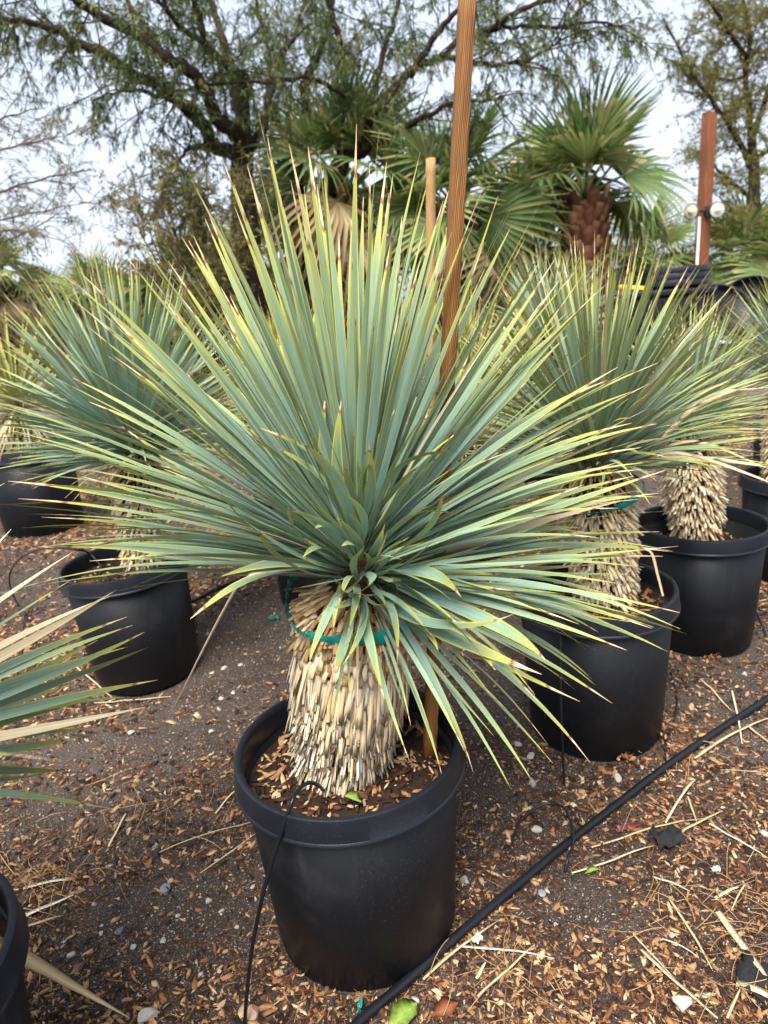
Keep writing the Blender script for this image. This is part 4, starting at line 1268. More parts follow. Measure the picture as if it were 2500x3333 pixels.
for i, p in enumerate(white):
    stone('small pale white stone lying loose on the soil', *p, sizes[i] if i < len(sizes) else (0.014 if i < 30 else 0.024) * (0.8 + 0.4 * ((i * 37) % 10) / 10), M_STONE, 300 + i, 'small pale stones')
stone('large rough pale stone by the straw stalks', *c9(1288, 1168), 0.042, M_STONE, 400)
stone('large pale stone half sunk beside the bleached dead leaf tip', *c8(640, 1228), 0.036, M_STONE, 401)
stone('mottled grey stone by the pot with spilling soil', *c9(640, 208), 0.032, plain('mottled_stone', (0.33, 0.29, 0.26), 0.85, 0.3, 0.6, 90), 402)
stone('reddish-brown stone at the end of the drip tube', *c8(1095, 1212), 0.036, M_STONE_R, 403)
stone('flat grey stone on the bare soil', *c8(717, 657), 0.030, plain('grey_stone', (0.24, 0.24, 0.23), 0.8, 0.3, 0.3), 404)
stone('dark slate-blue stone on the bare soil', *c8(525, 838), 0.021, M_STONE_D, 405)
stone('orange-tan stone beside the thick hose', *c9(855, 245), 0.02, plain('tan_stone', (0.42, 0.24, 0.11), 0.8, 0.3, 0.3), 406)
stone('pinkish stone near the fallen rust-brown leaf', *c9(420, 632), 0.018, plain('pink_stone', (0.45, 0.32, 0.25), 0.8, 0.3, 0.3), 407)
stone('round brown stone on the bare soil', *c8(342, 1000), 0.022, plain('brown_stone', (0.16, 0.085, 0.06), 0.8, 0.3, 0.3), 408)
p = onz(*c9(682, 700))
V, F = lathe([(0.0005, 0.004), (0.007, 0.004), (0.0085, 0.0025), (0.0085, 0.0)], 20)
thing('grey_cap', 'small round grey plastic cap on the mulch', 'cap', (p[0], p[1], float(gz(p[0], p[1])) + 0.006), data=mesh_np('grey_cap', V, F, mat=plain('grey_plastic', (0.22, 0.24, 0.26), 0.5), smooth=True), rot=(0.2, 0.1, 0))

# ================================================================== BACKGROUND PALMS
def frond_shape(seed, nseg=26, droop=0.5, span=R(108), ragged=0.1):
    g = np.random.default_rng(seed)
    Vs, Fs, Rs, off = [], [], [], 0
    st = np.array([0.03, 0.22, 0.45, 0.72, 1.0])
    for k in range(nseg):
        a = -span + 2 * span * (k + 0.5) / nseg
        half = span / nseg
        ln = (1 - 0.22 * (abs(a) / span) ** 2) * g.uniform(1 - ragged, 1.05)
        rr = st * ln
        wd = np.array([rr[0], rr[1], rr[2], rr[2] * 0.62, 0.004]) * math.tan(half) * np.array([1, 1, .98, .9, 1])
        dz = -droop * np.clip(st - 0.42, 0, 1) ** 1.6 * g.uniform(0.6, 1.7) + 0.10 * (np.abs(a) / span) * st
        c, s = math.cos(a), math.sin(a)
        tw = g.normal(0, 0.25)
        for q in range(5):
            for e in (-1, 0, 1):
                x = rr[q] * c - wd[q] * e * s
                y = rr[q] * s + wd[q] * e * c
                Vs.append((x, y, dz[q] + (wd[q] * 0.45 if e else -wd[q] * 0.3) + e * wd[q] * tw * st[q]))
        for q in range(4):
            for e in range(2):
                b = off + q * 3 + e
                Fs.append([b, b + 3, b + 4, b + 1])
        Rs += [g.beta(2, 2.2)] * 9 + [min(1, g.beta(2, 2) + 0.25)] * 6
        off += 15
    return np.array(Vs), np.array(Fs), np.array(Rs)
FR = [frond_shape(s, 26, d, ragged=0.1) for s, d in ((1, .25), (2, .45), (3, .7), (4, .95))]
FR_D = [frond_shape(s, 20, 1.6, R(85), 0.3) for s in (11, 12)]
_fm = {}
def frond_mesh(k, dry=False):
    if (k, dry) not in _fm:
        V, F, RR = (FR_D if dry else FR)[k]
        _fm[(k, dry)] = mesh_np('frond', V, F, rnd=RR, mat=M_FROND_D if dry else M_FROND)
    return _fm[(k, dry)]
def petiole_mesh():
    if 'p' not in _fm:
        s = np.linspace(0, 1, 5)
        V, F = tube(np.stack([s, 0 * s, 0.04 * np.sin(s * 3.1)], -1), np.array([.035, .022, .018, .016, .014]), 6)
        _fm['p'] = mesh_np('petiole', V, F, mat=M_PETIOLE, smooth=True)
    return _fm['p']
def fan_palm(label, base, crown, rt, nf, size, seed, dry=0.15, el_lo=-45, pet=0.75, boots=0, trunk=True, spare=None):
    g = np.random.default_rng(seed)
    base, crown = np.array(base, float), np.array(crown, float)
    t = thing('fan_palm', label, 'palm tree', base, 'fan palms behind the yuccas')
    if trunk:
        s = np.linspace(0, 1, 9)
        P = (crown - base)[None] * s[:, None]
        V, F = tube(P, rt * np.interp(s, [0, .5, .9, 1], [1.15, 1, .95, .5]), 14)
        tr = link('trunk', mesh_np('trunk', V, F, mat=M_PALMTRUNK, smooth=True), t)
        if boots:
            H = float(np.linalg.norm(crown - base))
            bm = [stub_shape(0.17 * q, 0.15 * q, 0.05, -0.35, 500 + i) for i, q in enumerate((0.8, 1.0, 1.15))]
            bm = [mesh_np('boot', V, F, mat=M_BOOT) for V, F, U in bm]
            for i in range(boots):
                a = i * GOLD
                hgt = H * (0.3 + 0.68 * i / boots)
                ra = np.array([math.cos(a), math.sin(a), 0])
                M = frame_M(ra * 0.55 + np.array([0, 0, 0.83]) + g.normal(0, 0.12, 3), -ra + np.array([0, 0, 0.3]), ra * rt * 0.86 + (crown - base) * hgt / H)
                link('boot', bm[i % 3], tr, Matrix(M.tolist()))
    c0 = crown - base
    for i in range(nf):
        fr = (i + 0.5) / nf
        az = i * GOLD + g.normal(0, 0.2)
        el = R(82) - (R(82) - R(el_lo)) * fr ** 0.9 + g.normal(0, 0.1)
        ra = np.array([math.cos(az), math.sin(az), 0])
        d = ra * math.cos(el) + np.array([0, 0, math.sin(el)])
        if spare and not spare(d):
            continue
        isdry = fr > 1 - dry and g.random() < 0.8
        pl = size * pet * g.uniform(0.8, 1.1)
        X = nrm(d + np.array([0, 0, -0.12]))
        Zh = rot_about(d, g.normal(0, 0.5), np.array([0, 0, 1.0]) * math.cos(el) - ra * math.sin(el))
        hinge = c0 + d * pl
        sz = size * g.uniform(0.85, 1.1)
        k = int(np.clip(fr * 4 + g.normal(0, 0.6), 0, 3)) if not isdry else int(g.integers(0, 2))
        tilt = nrm(X * math.cos(0.35) - nrm(Zh) * math.sin(0.35) * (1 if el < 1.0 else 0.2))
        fm = Matrix(frame_M(tilt, Zh, hinge, (sz, sz, sz)).tolist())
        fo = link('frond', frond_mesh(k, isdry), t, fm)
        inv = fm.inverted()
        pm = Matrix(frame_M(d, Zh, c0, (pl * 1.03, 1.0, 1.0)).tolist())
        po = link('petiole', petiole_mesh(), fo)
        po.matrix_local = inv @ pm
    return t
def at_ground(u, v, y):
    p = aty(u, v, y)
    return np.array([p[0], y, float(gz(p[0], y)) - 0.02]), p
def palm_at(label, u, v, y, **kw):
    b, p = at_ground(u, v, y)
    return fan_palm(label, b, p, **kw)
palm_at('fan palm with a thick red-brown trunk and a wide crown behind the stacked tubs', 1905, 650, 9.0, rt=0.25, nf=24, size=1.0, seed=1, boots=150, dry=0.0, el_lo=-16, pet=0.5, spare=lambda d: not (d[1] < -0.2 and d[2] < 0.6))
palm_at('fan palm with low drooping fronds behind the pale stake', 1490, 700, 8.2, rt=0.20, nf=26, size=0.75, seed=2, dry=0.2, el_lo=-45, boots=60)
palm_at('fan palm with straw-coloured hanging fronds beside the leaning tree trunk', 1130, 640, 8.6, rt=0.2, nf=28, size=0.85, seed=3, dry=0.45, el_lo=-70, boots=50)
palm_at('young fan palm with fronds fanned low beneath the lamp post', 2080, 900, 11.2, rt=0.14, nf=22, size=0.75, seed=4, dry=0.1, el_lo=-35)
palm_at('young dark fan palm beside the parked red car', 2400, 880, 11.4, rt=0.14, nf=22, size=0.75, seed=5, dry=0.12, el_lo=-40)
palm_at('short fan palm rising above the pale blue yucca', 310, 1010, 9.5, rt=0.18, nf=22, size=0.55, seed=6, dry=0.2, el_lo=-50, boots=30)
palm_at('fan palm with a shaggy red-brown trunk at the edge of the plot', -10, 925, 8.5, rt=0.15, nf=22, size=0.45, seed=7, dry=0.25, el_lo=-50, boots=60)
palm_at('bushy fan palm with yellowing fronds under the golden shrub', 620, 985, 8.8, rt=0.18, nf=24, size=0.6, seed=8, dry=0.25, el_lo=-50)
palm_at('dense green fan palm in the row between the tree trunks', 890, 900, 9.4, rt=0.18, nf=24, size=0.7, seed=9, dry=0.3, el_lo=-60)
palm_at('broad fan palm shaded by the tree at the edge of the lot', 2620, 920, 10.5, rt=0.16, nf=22, size=0.9, seed=10, dry=0.1, el_lo=-40)
palm_at('low fan palm behind the bright yellow strap', 1740, 860, 10.0, rt=0.16, nf=24, size=0.95, seed=14, dry=0.2, el_lo=-50)
palm_at('small fan palm between the pale blue yucca and the shaggy palm', 150, 1050, 10.5, rt=0.15, nf=22, size=0.5, seed=15, dry=0.2, el_lo=-50)

# ================================================================== TREES
QUAD = (np.array([[0, 0, 0], [0.4, 0.5, 0.04], [1, 0, 0], [0.4, -0.5, 0.04]]), np.array([[0, 1, 2, 3]]), None)
def prisms(A, B, ra, rb):
    T = nrm(B - A)
    N = np.cross(T, np.array([0.31, 0.2, 0.93])); N = nrm(N)
    Bn = np.cross(T, N)
    V = []
    for P, r in ((A, ra), (B, rb)):
        for a in (0, 2.094, 4.189):
            V.append(P + (N * math.cos(a) + Bn * math.sin(a)) * np.asarray(r)[:, None])
    V = np.stack(V, 1)
    n = len(A)
    F = np.array([[0, 1, 4, 3], [1, 2, 5, 4], [2, 0, 3, 5]])[None] + (np.arange(n) * 6)[:, None, None]
    return V.reshape(-1, 3), F.reshape(-1, 4)
def leafy(name, label, base, trunk, limbs, seed, mats, sec=8.0, sec_len=(0.4, 0.9), ter=9, ter_len=(0.14, 0.34), leaves=15, leaf_len=(0.045, 0.085), leaf_w=0.17, droop=0.5, t0=0.22, keep=None, upbias=0.15, spread=1.0, group=None, twig=1.0):
    """trunk/limbs: (points, r_start, r_end) in world space; foliage grows on twigs along the limbs"""
    g = np.random.default_rng(seed)
    base = np.asarray(base, float)
    t = thing(name, label, 'tree' if name.endswith('tree') else 'shrub', base, group)
    mb = MB()
    for P, a, b in trunk:
        P = smooth_path(P, 6)
        wob = np.stack([fbm(np.arange(len(P)) * 0.35 + seed + 5, 0 * np.arange(len(P)) + 3), fbm(np.arange(len(P)) * 0.35 + seed + 50, 0 * np.arange(len(P)) + 9), 0 * np.arange(len(P))], -1) - np.array([.5, .5, 0])
        mb.tube(P - base + wob * a * 0.6, np.linspace(a, b, len(P)), 12)
    link('trunk', mb.mesh('trunk', mats[0], True), t)
    crown = None
    A2, B2, R2a, R2b = [], [], [], []
    twigs = []
    for P, a, b in limbs:
        P = smooth_path(P, 6)
        i = np.arange(len(P))
        wob = np.stack([fbm(i * 0.5 + seed * 3 + a * 900, i * 0 + 3), fbm(i * 0.5 + 70 + a * 500, i * 0 + 7), fbm(i * 0.5 + 20 + a * 300, i * 0 + 5)], -1) - 0.5
        P = P + wob * min(a * 1.6, 0.10)
        V, F = tube(P - base, np.linspace(a, b, len(P)), 8)
        link('limb', mesh_np('limb', V, F, mat=mats[0], smooth=True), t)
        seg = np.linalg.norm(np.diff(P, axis=0), axis=1)
        cum = np.concatenate([[0], np.cumsum(seg)])
        Lt = cum[-1]
        for s in np.sort(g.uniform(t0 * Lt, Lt, max(2, int(sec * Lt)))):
            p = np.array([np.interp(s, cum, P[:, c]) for c in range(3)])
            tg = nrm(np.array([np.interp(min(s + 0.1, Lt), cum, P[:, c]) for c in range(3)]) - p + 1e-6)
            d = nrm(tg * 0.7 + g.normal(0, 0.65 * spread, 3) + np.array([0, 0, upbias]))
            ln = g.uniform(*sec_len)
            pts = [p]
            m = 5
            for q in range(m):
                d = nrm(d + np.array([0, 0, -droop * 0.10]) + g.normal(0, 0.16, 3))
                pts.append(pts[-1] + d * ln / m)
            pts = np.array(pts)
            r = np.interp(np.arange(m + 1), [0, m], [0.009 * twig, 0.0025 * twig])
            A2 += list(pts[:-1]); B2 += list(pts[1:]); R2a += list(r[:-1]); R2b += list(r[1:])
            for _ in range(ter):
                f = g.uniform(0.15, 1.0) * m
                k = min(int(f), m - 1)
                q0 = pts[k] + (pts[k + 1] - pts[k]) * (f - k)
                dd = nrm(nrm(pts[k + 1] - pts[k]) * 0.5 + g.normal(0, 0.6, 3) + np.array([0, 0, -droop * 0.6]))
                twigs.append((q0, dd, g.uniform(*ter_len)))
    Q0 = np.array([q[0] for q in twigs]); D0 = np.array([q[1] for q in twigs]); LN = np.array([q[2] for q in twigs])
    D1 = nrm(D0 + np.array([0, 0, -droop * 0.8]))
    mid = Q0 + D0 * (LN * 0.5)[:, None]
    end = mid + D1 * (LN * 0.5)[:, None]
    if keep is not None:
        k = keep(end)
        Q0, D0, LN, D1, mid, end = Q0[k], D0[k], LN[k], D1[k], mid[k], end[k]
    nT = len(Q0)
    A = np.concatenate([np.array(A2), Q0, mid]); B = np.concatenate([np.array(B2), mid, end])
    ra = np.concatenate([R2a, np.full(nT, 0.0026), np.full(nT, 0.002)]); rb = np.concatenate([R2b, np.full(nT, 0.002), np.full(nT, 0.0008)])
    V, F = prisms(A - base, B - base, ra, rb)
    cr_o = link('crown', mesh_np('crown', V, F, mat=mats[1]), t, kind='stuff')
    n = nT * leaves
    ti = np.repeat(np.arange(nT), leaves)
    f = g.random(n)
    p = np.where(f[:, None] < 0.5, Q0[ti] + D0[ti] * (LN[ti] * f)[:, None], mid[ti] + D1[ti] * (LN[ti] * (f - 0.5))[:, None])
    d = nrm(np.where(f[:, None] < 0.5, D0[ti], D1[ti]) * 0.5 + g.normal(0, 0.5, (n, 3)) + np.array([0, 0, -droop * 0.9]))
    Ll = g.uniform(leaf_len[0], leaf_len[1], n)
    Z = nrm(g.normal(0, 1, (n, 3))); Z = nrm(Z - d * (d * Z).sum(-1, keepdims=True)); Y = np.cross(Z, d)
    M = np.zeros((n, 4, 4)); M[:, 3, 3] = 1
    M[:, :3, 0], M[:, :3, 1], M[:, :3, 2], M[:, :3, 3] = d * Ll[:, None], Y * (Ll * leaf_w)[:, None], Z * Ll[:, None], p - base
    tone = np.clip(g.beta(2, 2.2, nT)[ti] * 0.7 + 0.3 * g.random(n), 0, 0.999)
    V, F, _, RR = join_inst([QUAD], M, np.zeros(n, int), tone)
    link('foliage', mesh_np('foliage', V, F, rnd=RR, mat=mats[2]), cr_o, kind='stuff')
    return t
def L(pts, y, a, b, dy=0.0):
    """limb from photo points; depth drifts by dy along it"""
    n = len(pts)
    return (np.array([aty(u, v, y + dy * i / (n - 1)) for i, (u, v) in enumerate(pts)]), a, b)
Y1 = 8.0
b1 = np.array([aty(800, 1000, Y1)[0], Y1, -0.05])
tk = [(np.vstack([b1, aty(806, 900, Y1), aty(797, 700, Y1), aty(786, 560, Y1), aty(789, 452, Y1)]), 0.16, 0.105)]
limbs = [L([(789, 455), (769, 430), (723, 392), (640, 264), (527, 173), (339, 53), (200, -30), (60, -120)], Y1, .085, .02, -1.6),
         L([(782, 520), (700, 467), (640, 377), (543, 294), (400, 218), (249, 128), (150, 83), (0, 60), (-120, 60)], Y1, .075, .015, -1.0),
         L([(789, 450), (776, 316), (753, 218), (723, 113), (693, 0), (660, -140)], Y1, .075, .02, 0.8),
         L([(795, 445), (806, 301), (791, 249), (678, 151), (648, 38), (600, -90)], Y1, .06, .02, -0.8),
         L([(805, 500), (851, 422), (866, 354), (897, 264), (934, 166), (972, 75), (1010, -60)], Y1, .05, .015, 0.6),
         L([(640, 377), (560, 330), (470, 300), (380, 300), (300, 330)], Y1 - .3, .03, .008, -0.5),
         L([(527, 173), (470, 90), (420, 10), (390, -80)], Y1 - .8, .04, .012, 0.3),
         L([(678, 151), (560, 60), (500, -30)], Y1 - .5, .03, .01, -0.6),
         L([(700, 467), (640, 480), (600, 500), (560, 560)], Y1, .035, .008, -0.6)]
TREE_MATS = (M_TREEBARK, M_TREEBARK, M_TREELEAF)
leafy('mesquite_tree', 'dark-trunked tree with limbs sweeping out over the pale blue yucca', b1, tk, limbs, 21, TREE_MATS, sec=10, ter=11, leaves=15, leaf_w=0.15, droop=0.7, t0=0.27)
Y2 = 8.6
b2 = np.array([aty(985, 1000, Y2)[0], Y2, -0.05])
tk = [(np.vstack([b2, aty(990, 850, Y2), aty(1030, 690, Y2), aty(1080, 590, Y2), aty(1112, 510, Y2)]), 0.15, 0.09), (np.vstack([aty(995, 820, Y2), aty(965, 640, Y2), aty(960, 540, Y2), aty(972, 467, Y2)]), 0.11, 0.08)]
limbs = [L([(972, 470), (995, 362), (1002, 249), (1055, 151), (1085, 0), (1100, -120)], Y2, .07, .02, .5),
         L([(965, 520), (900, 400), (870, 300), (880, 200), (850, 60), (830, -60)], Y2, .045, .015, .8),
         L([(1112, 515), (1115, 437), (1123, 316), (1115, 188), (1085, 45), (1060, -100)], Y2, .065, .02, -.6),
         L([(1115, 520), (1190, 482), (1206, 392), (1250, 332), (1330, 250), (1430, 180), (1560, 110), (1700, 80)], Y2, .075, .015, -1.2),
         L([(1206, 392), (1220, 280), (1250, 160), (1290, 40), (1320, -80)], Y2 - .5, .045, .015, .3),
         L([(1150, 500), (1300, 430), (1400, 370), (1500, 330), (1620, 330)], Y2 - .2, .04, .008, -1.2),
         L([(1330, 250), (1420, 120), (1500, 20), (1560, -80)], Y2 - .8, .04, .012, -.3),
         L([(1430, 180), (1600, 210), (1730, 190), (1850, 120)], Y2 - 1.0, .028, .008, -.5),
         L([(1560, 110), (1700, 30), (1850, -20), (2000, -60)], Y2 - 1.1, .03, .01, -.5),
         L([(1700, 80), (1800, 90), (1930, 70), (2050, 90)], Y2 - 1.2, .02, .006, -.4),
         L([(1123, 316), (1010, 250), (900, 265), (700, 275), (560, 300)], Y2 - .5, .025, .008, -.9)]
leafy('mesquite_tree', 'leaning multi-stemmed tree with feathery foliage over the fan palms', b2, tk, limbs, 22, TREE_MATS, sec=10, ter=11, leaves=15, leaf_w=0.15, droop=0.7, t0=0.1)
# thin bare-looking branches of a tree standing outside the picture
Y3 = 5.6
b3 = np.array([aty(-700, 1000, Y3)[0], Y3, -0.05])
tk = [(np.vstack([b3, aty(-690, 800, Y3), aty(-640, 620, Y3)]), 0.10, 0.06)]
limbs = [L([(-640, 640), (-560, 420), (-500, 200), (-420, 0), (-380, -160)], Y3, .04, .01, .3), L([(-645, 640), (-760, 450), (-860, 250), (-900, 60)], Y3, .04, .01, -.3), L([(-640, 630), (-640, 400), (-680, 150), (-660, -100)], Y3, .045, .01, .5), L([(-640, 640), (-480, 500), (-330, 300), (-220, 60), (-180, -100)], Y3, .035, .006, -.4),
         L([(-640, 640), (-300, 560), (-60, 500), (120, 460), (230, 440)], Y3, .016, .0015, -.2), L([(-640, 640), (-320, 640), (-80, 640), (110, 590), (250, 560), (300, 550)], Y3, .016, .0015, .3),
         L([(-640, 650), (-300, 700), (-60, 720), (120, 690), (290, 660)], Y3, .015, .0015, 0), L([(-640, 650), (-280, 560), (-80, 420), (60, 370), (160, 350)], Y3, .016, .0015, .4),
         L([(-640, 660), (-300, 760), (0, 745), (120, 760), (240, 800)], Y3, .013, .0015, -.3), L([(-640, 640), (-300, 480), (-100, 330), (0, 250), (60, 200)], Y3, .016, .002, .2), L([(-640, 660), (-250, 740), (-20, 790), (150, 720), (250, 640)], Y3, .012, .0015, .4)]
leafy('willowy_tree', 'slender tree whose thin feathery twigs reach in against the sky', b3, tk, limbs, 23, (M_TWIGBARK, M_TWIGBARK, M_WILLOW), sec=8.0, sec_len=(0.12, 0.4), ter=5, ter_len=(0.08, 0.2), leaves=11, leaf_len=(0.02, 0.05), leaf_w=0.16, droop=0.25, t0=0.5, twig=0.4, spread=0.55, upbias=0.0)
# tall golden-green tree by the lamp post
Y4 = 11.6
b4 = np.array([aty(2470, 1000, Y4)[0], Y4, -0.05])
tk = [(np.vstack([b4, aty(2460, 850, Y4), aty(2450, 600, Y4), aty(2445, 430, Y4)]), 0.13, 0.06)]
limbs = [L([(2445, 440), (2430, 250), (2440, 100), (2400, -60)], Y4, .05, .02, 0), L([(2450, 560), (2380, 420), (2300, 300), (2220, 180), (2160, 60)], Y4, .045, .01, -.5),
         L([(2445, 450), (2500, 300), (2540, 150), (2560, 0)], Y4, .045, .015, -.4), L([(2455, 650), (2390, 600), (2340, 560), (2300, 500)], Y4, .035, .008, -.4),
         L([(2450, 520), (2560, 450), (2640, 350)], Y4, .04, .01, -.3), L([(2455, 700), (2540, 640), (2620, 560)], Y4, .035, .01, -.3), L([(2455, 740), (2400, 720), (2350, 690)], Y4, .025, .006, -.5),
         L([(2440, 200), (2370, 100), (2300, 0), (2260, -80)], Y4, .035, .01, -.5), L([(2455, 800), (2530, 760), (2580, 720)], Y4, .025, .006, -.4), L([(2430, 250), (2370, 260), (2310, 240)], Y4, .025, .006, .4)]
leafy('golden_tree', 'golden-green tree with fine dense foliage beside the lamp post', b4, tk, limbs, 24, (M_TREEBARK, M_TWIGBARK, M_TREELEAF_Y), sec=20, sec_len=(0.3, 0.8), ter=13, ter_len=(0.1, 0.28), leaves=16, leaf_len=(0.03, 0.055), leaf_w=0.3, droop=0.15, t0=0.1, spread=1.2)
# golden shrub in front of the dark trunk
def shrub(label, u, v, y, w, h, seed, mats, dens=10, nst=11, group=None, **kw):
    g = np.random.default_rng(seed)
    c = aty(u, v, y)
    b = np.array([c[0], y, -0.03])
    st = []
    for i in range(nst):
        a = i * GOLD
        e = np.array([math.cos(a) * w * g.uniform(.3, 1), math.sin(a) * w * 0.7 * g.uniform(.3, 1), h * g.uniform(.65, 1.05)])
        st.append((np.array([b, b + e * [.25, .25, .45], b + e * [.7, .7, .8], b + e]), .02, .005))
    return leafy('shrub', label, b, [(np.array([b, b + [0, 0, .12], b + [0.01, 0, .25]]), .05, .03)], st, seed, mats, sec=dens, sec_len=(0.2, 0.5), ter=8, ter_len=(0.1, 0.25), leaves=12, leaf_len=(0.03, 0.06), leaf_w=0.28, droop=0.1, t0=0.15, group=group, **kw)
shrub('golden-brown airy shrub before the dark tree trunk', 630, 800, 7.3, 0.62, 2.55, 31, (M_TWIGBARK, M_TWIGBARK, M_SHRUB), 11, 13)
shrub('orange-tinged shrub behind the low palm under the lamp post', 2120, 830, 11.0, 0.7, 2.0, 32, (M_TWIGBARK, M_TWIGBARK, M_SHRUB), 9, 10)
for i, (u, y, w, h, lb) in enumerate(((40, 14, 1.6, 1.7, 'low dark bush far behind the shaggy-trunked palm'), (430, 13.5, 1.5, 1.75, 'dark bush on the horizon left of the golden shrub'), (900, 13, 1.6, 2.2, 'dark bush filling the gap behind the two tree trunks'), (1330, 12.5, 1.6, 2.3, 'dark bush behind the drooping fan palm'), (1750, 13, 1.6, 2.1, 'dark bush behind the thick-trunked fan palm'), (2280, 14, 1.5, 1.7, 'dark bush behind the lamp post'), (2600, 13, 1.6, 2.4, 'dark bush beyond the parked red car'))):
    shrub(lb, u, 950, y, w, h, 40 + i, (M_TWIGBARK, M_TWIGBARK, M_HEDGE), 7, 14)

# ================================================================== LAMP POST
YP = 10.0
pb, pt = aty(2285, 855, YP), aty(2321, 372, YP)
base = np.array([pb[0] - 0.01, YP, -0.05])
t = thing('lamp_post', 'square redwood post carrying two round floodlights and a white conduit', 'lamp post', base)
t.rotation_euler = (0, 0, R(18))
hp = pt[2] + 0.05
link('post', MB().box((-.066, -.066, 0), (.066, .066, hp), bev=0.006).mesh('post', M_STAKE_R), t)
link('post_cap', MB().box((-.066, -.020, hp + 0.001), (.066, .066, hp + 0.03), bev=0.005).mesh('post_cap', M_STAKE_R), t)
zl = aty(2295, 690, YP)[2] + 0.05
link('conduit', MB().tube([(-.088, -.02, 0), (-.088, -.02, zl * .5), (-.088, -.02, zl - .06)], .020, 10).mesh('conduit', M_WHITE, True), t)
link('junction_box', MB().box((-.055, -.115, zl - .07), (.055, -.068, zl + .07), bev=0.008).mesh('junction_box', plain('dark_metal', (0.03, 0.03, 0.032), 0.5)), t)
PROF_L = [(0.0, 0.0), (0.04, 0.0), (0.055, 0.02), (0.085, 0.11), (0.098, 0.118), (0.098, 0.128), (0.088, 0.128)]
for (dx, yaw) in ((0.04, R(-24)), (-0.24, R(-72))):
    V, F = lathe(PROF_L, 28)
    M = Matrix.Translation((dx, -0.13, zl)) @ Matrix.Rotation(yaw, 4, 'Z') @ Matrix.Rotation(R(92), 4, 'X')
    fl = link('floodlight', mesh_np('floodlight', V, F, mat=plain('lamp_housing', (0.09, 0.1, 0.11), 0.45), smooth=True), t, M)
    V, F = lathe([(0.0005, 0.136), (0.03, 0.135), (0.032, 0.130), (0.075, 0.128), (0.0885, 0.122)], 28)
    link('lens', mesh_np('lens', V, F, mat=M_LENS, smooth=True), fl)
link('lamp_arm', MB().tube([(-.25, -.09, zl), (-.12, -.09, zl), (.05, -.09, zl)], .016, 8).mesh('lamp_arm', M_TYRE, True), t)

# ================================================================== TUBS, BOX AND OTHER NURSERY GEAR
def big_tub(label, loc, rtop, h, mat=M_POT, rot=None, rimh=0.06, group=None, rib=True):
    t = thing('nursery_tub', label, 'tub', loc, group, rot=rot)
    V, F = lathe([(rtop * .5, 0.012), (rtop * .74, 0.0), (rtop * .76, .012), (rtop * .93, h - rimh), (rtop * .92, h - rimh + .002), (rtop * .745, .03), (rtop * .5, .03)], 64)
    link('tub_wall', mesh_np('tub_wall', V, F, mat=mat, smooth=True), t)
    V, F = lathe([(rtop * .93, h - rimh - .004), (rtop * 1.0, h - rimh - .003), (rtop * 1.005, h - rimh + .006), (rtop * .99, h - .008), (rtop * .975, h), (rtop * .935, h - .001), (rtop * .925, h - .012), (rtop * .925, h - rimh)], 64)
    o = link('rim', mesh_np('rim', V, F, mat=M_RIM, smooth=True), t)
    e = o.modifiers.new('edge', 'EDGE_SPLIT'); e.split_angle = R(45)
    return t
YT = 6.4
tp = aty(2195, 866, YT)
# shelf-high block the stack stands on
bx = aty(2105, 1000, YT - 0.35)
t = thing('plastic_crate', 'black plastic crate with a ribbed side behind the taped yucca', 'crate', (bx[0] + 0.08, YT - 0.1, 0), rot=(0, 0, R(-4)))
ctop = aty(2105, 948, YT - 0.4)[2]
link('crate_wall', MB().box((-.36, -.30, 0), (.46, .30, ctop - .05), bev=.02).mesh('crate_wall', M_POT), t)
link('crate_lip', MB().box((-.38, -.32, ctop - .048), (.48, .32, ctop), bev=.012).mesh('crate_lip', M_RIM), t)
for i in range(7):
    link('rib', MB().box((-.31 + i * .12, -.318, .06), (-.285 + i * .12, -.301, ctop - .08), bev=.004).mesh('rib', M_POT), t)
names = ['lowest tub of the stack of nested black tubs', 'middle tub of the stack of nested black tubs', 'topmost tub of the stack of nested black tubs']
ht = tp[2] - ctop
for i in range(3):
    big_tub(names[i], (tp[0], YT, ctop + 0.002 + i * 0.052 + 0.0), 0.295, ht - 0.112 + 0.0, rimh=0.047)
cc = aty(2370, 990, 6.0)
big_tub('black tub tipped on its side with its open mouth turned up', (cc[0] - 0.08, 6.25, cc[2] - 0.32), 0.30, 0.42, rot=(R(52), R(-12), R(10)))
big_tub('black tub tipped against the other one on its side', (cc[0] + 0.40, 6.2, cc[2] - 0.26), 0.28, 0.42, rot=(R(38), R(-40), R(-20)))
t = thing('pallet_table', 'low dark table holding the tipped tubs', 'table', (cc[0] + 0.15, 6.25, 0))
zt = cc[2] - 0.36
link('table_top', MB().box((-.55, -.35, zt - .04), (.75, .4, zt), bev=.006).mesh('table_top', M_STAKE_R), t)
for x in (-.5, .7):
    for y in (-.3, .35):
        link('leg', MB().box((x - .03, y - .03, 0), (x + .03, y + .03, zt - .041)).mesh('leg', M_STAKE_R), t)
y0 = aty(2020, 930, YT - .55); y1 = aty(2100, 943, YT - .55)
c = (y0 + y1) / 2
thing('strap', 'bright yellow plastic strap lying on the black crate', 'strap', c, data=MB().box((-.11, -.03, -.016), (.11, .03, .016), bev=.006).mesh('strap', M_YELLOW), rot=(0, R(8), R(-6)))
w0 = aty(2425, 985, 5.7)
g = np.random.default_rng(4)
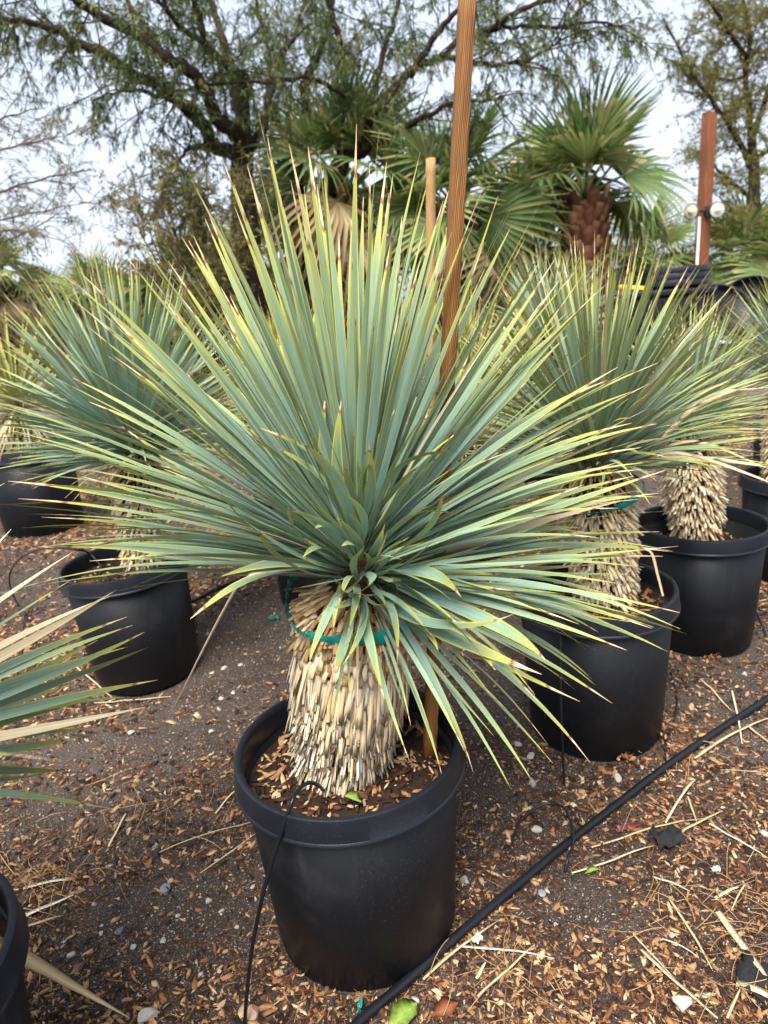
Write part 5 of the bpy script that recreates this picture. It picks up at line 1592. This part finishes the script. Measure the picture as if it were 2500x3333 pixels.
V, F = lathe([(0.005, .05), (.05, .045), (.1, .03), (.13, .0), (.11, -.02), (.0, -.02)], 24, lambda a: 0.12 * np.sin(3 * a) + 0.08 * np.sin(5 * a + 1))
thing('white_bag', 'crumpled white bag beside the tipped black tubs', 'bag', (w0[0], 6.0, zt + .022), data=mesh_np('white_bag', V, F, mat=M_WHITE, smooth=True))

# ================================================================== PARKED CAR far behind the palms
cp = aty(2520, 840, 15.0)
t = thing('parked_car', 'red car with a pale roof bar parked behind the palms', 'car', (cp[0] + 0.9, 15.0, 0), rot=(0, 0, R(8)))
prof = np.array([(-2.1, .35), (-2.15, .75), (-1.9, .95), (-1.2, 1.02), (-.6, 1.48), (.9, 1.52), (1.6, 1.05), (2.1, .95), (2.15, .4)])
ys = [(-.85, .93), (-.88, 1.0), (.88, 1.0), (.85, .93)]
V = []
for (yy, k) in ys:
    for x, z in prof:
        V.append((x * (0.99 if k < 1 else 1), yy * (0.8 if z > 1.1 else 1), z * (0.995 if k < 1 else 1)))
n = len(prof)
F4 = [[a * n + i, a * n + i + 1, (a + 1) * n + i + 1, (a + 1) * n + i] for a in range(3) for i in range(n - 1)]
link('body', mesh_np('body', np.array(V), [np.array(F4), np.array([list(range(n))[::-1], list(range(3 * n, 4 * n))])], mat=M_RED), t)
for s in (-1, 1):
    for x0, x1 in ((-.95, 0.05), (.12, 1.2)):
        link('window', MB().box((x0 * .9, s * .78 - .02, 1.1), (x1 * .9, s * .78 + .02, 1.42), bev=.02).mesh('window', M_GLASS), t)
    link('roof_bar', MB().tube([(-.5, s * .6, 1.52), (-.4, s * .6, 1.58), (.8, s * .6, 1.6), (.9, s * .6, 1.54)], .022, 8).mesh('roof_bar', M_WHITE, True), t)
    for x in (-1.35, 1.35):
        w = link('wheel', MB().tube([(x, s * .78, .33), (x, s * .92, .33)], .33, 24).mesh('wheel', M_TYRE), t)
        link('hub_cap', MB().tube([(x, s * .921, .33), (x, s * .93, .33)], .2, 18).mesh('hub_cap', M_WHITE), w)
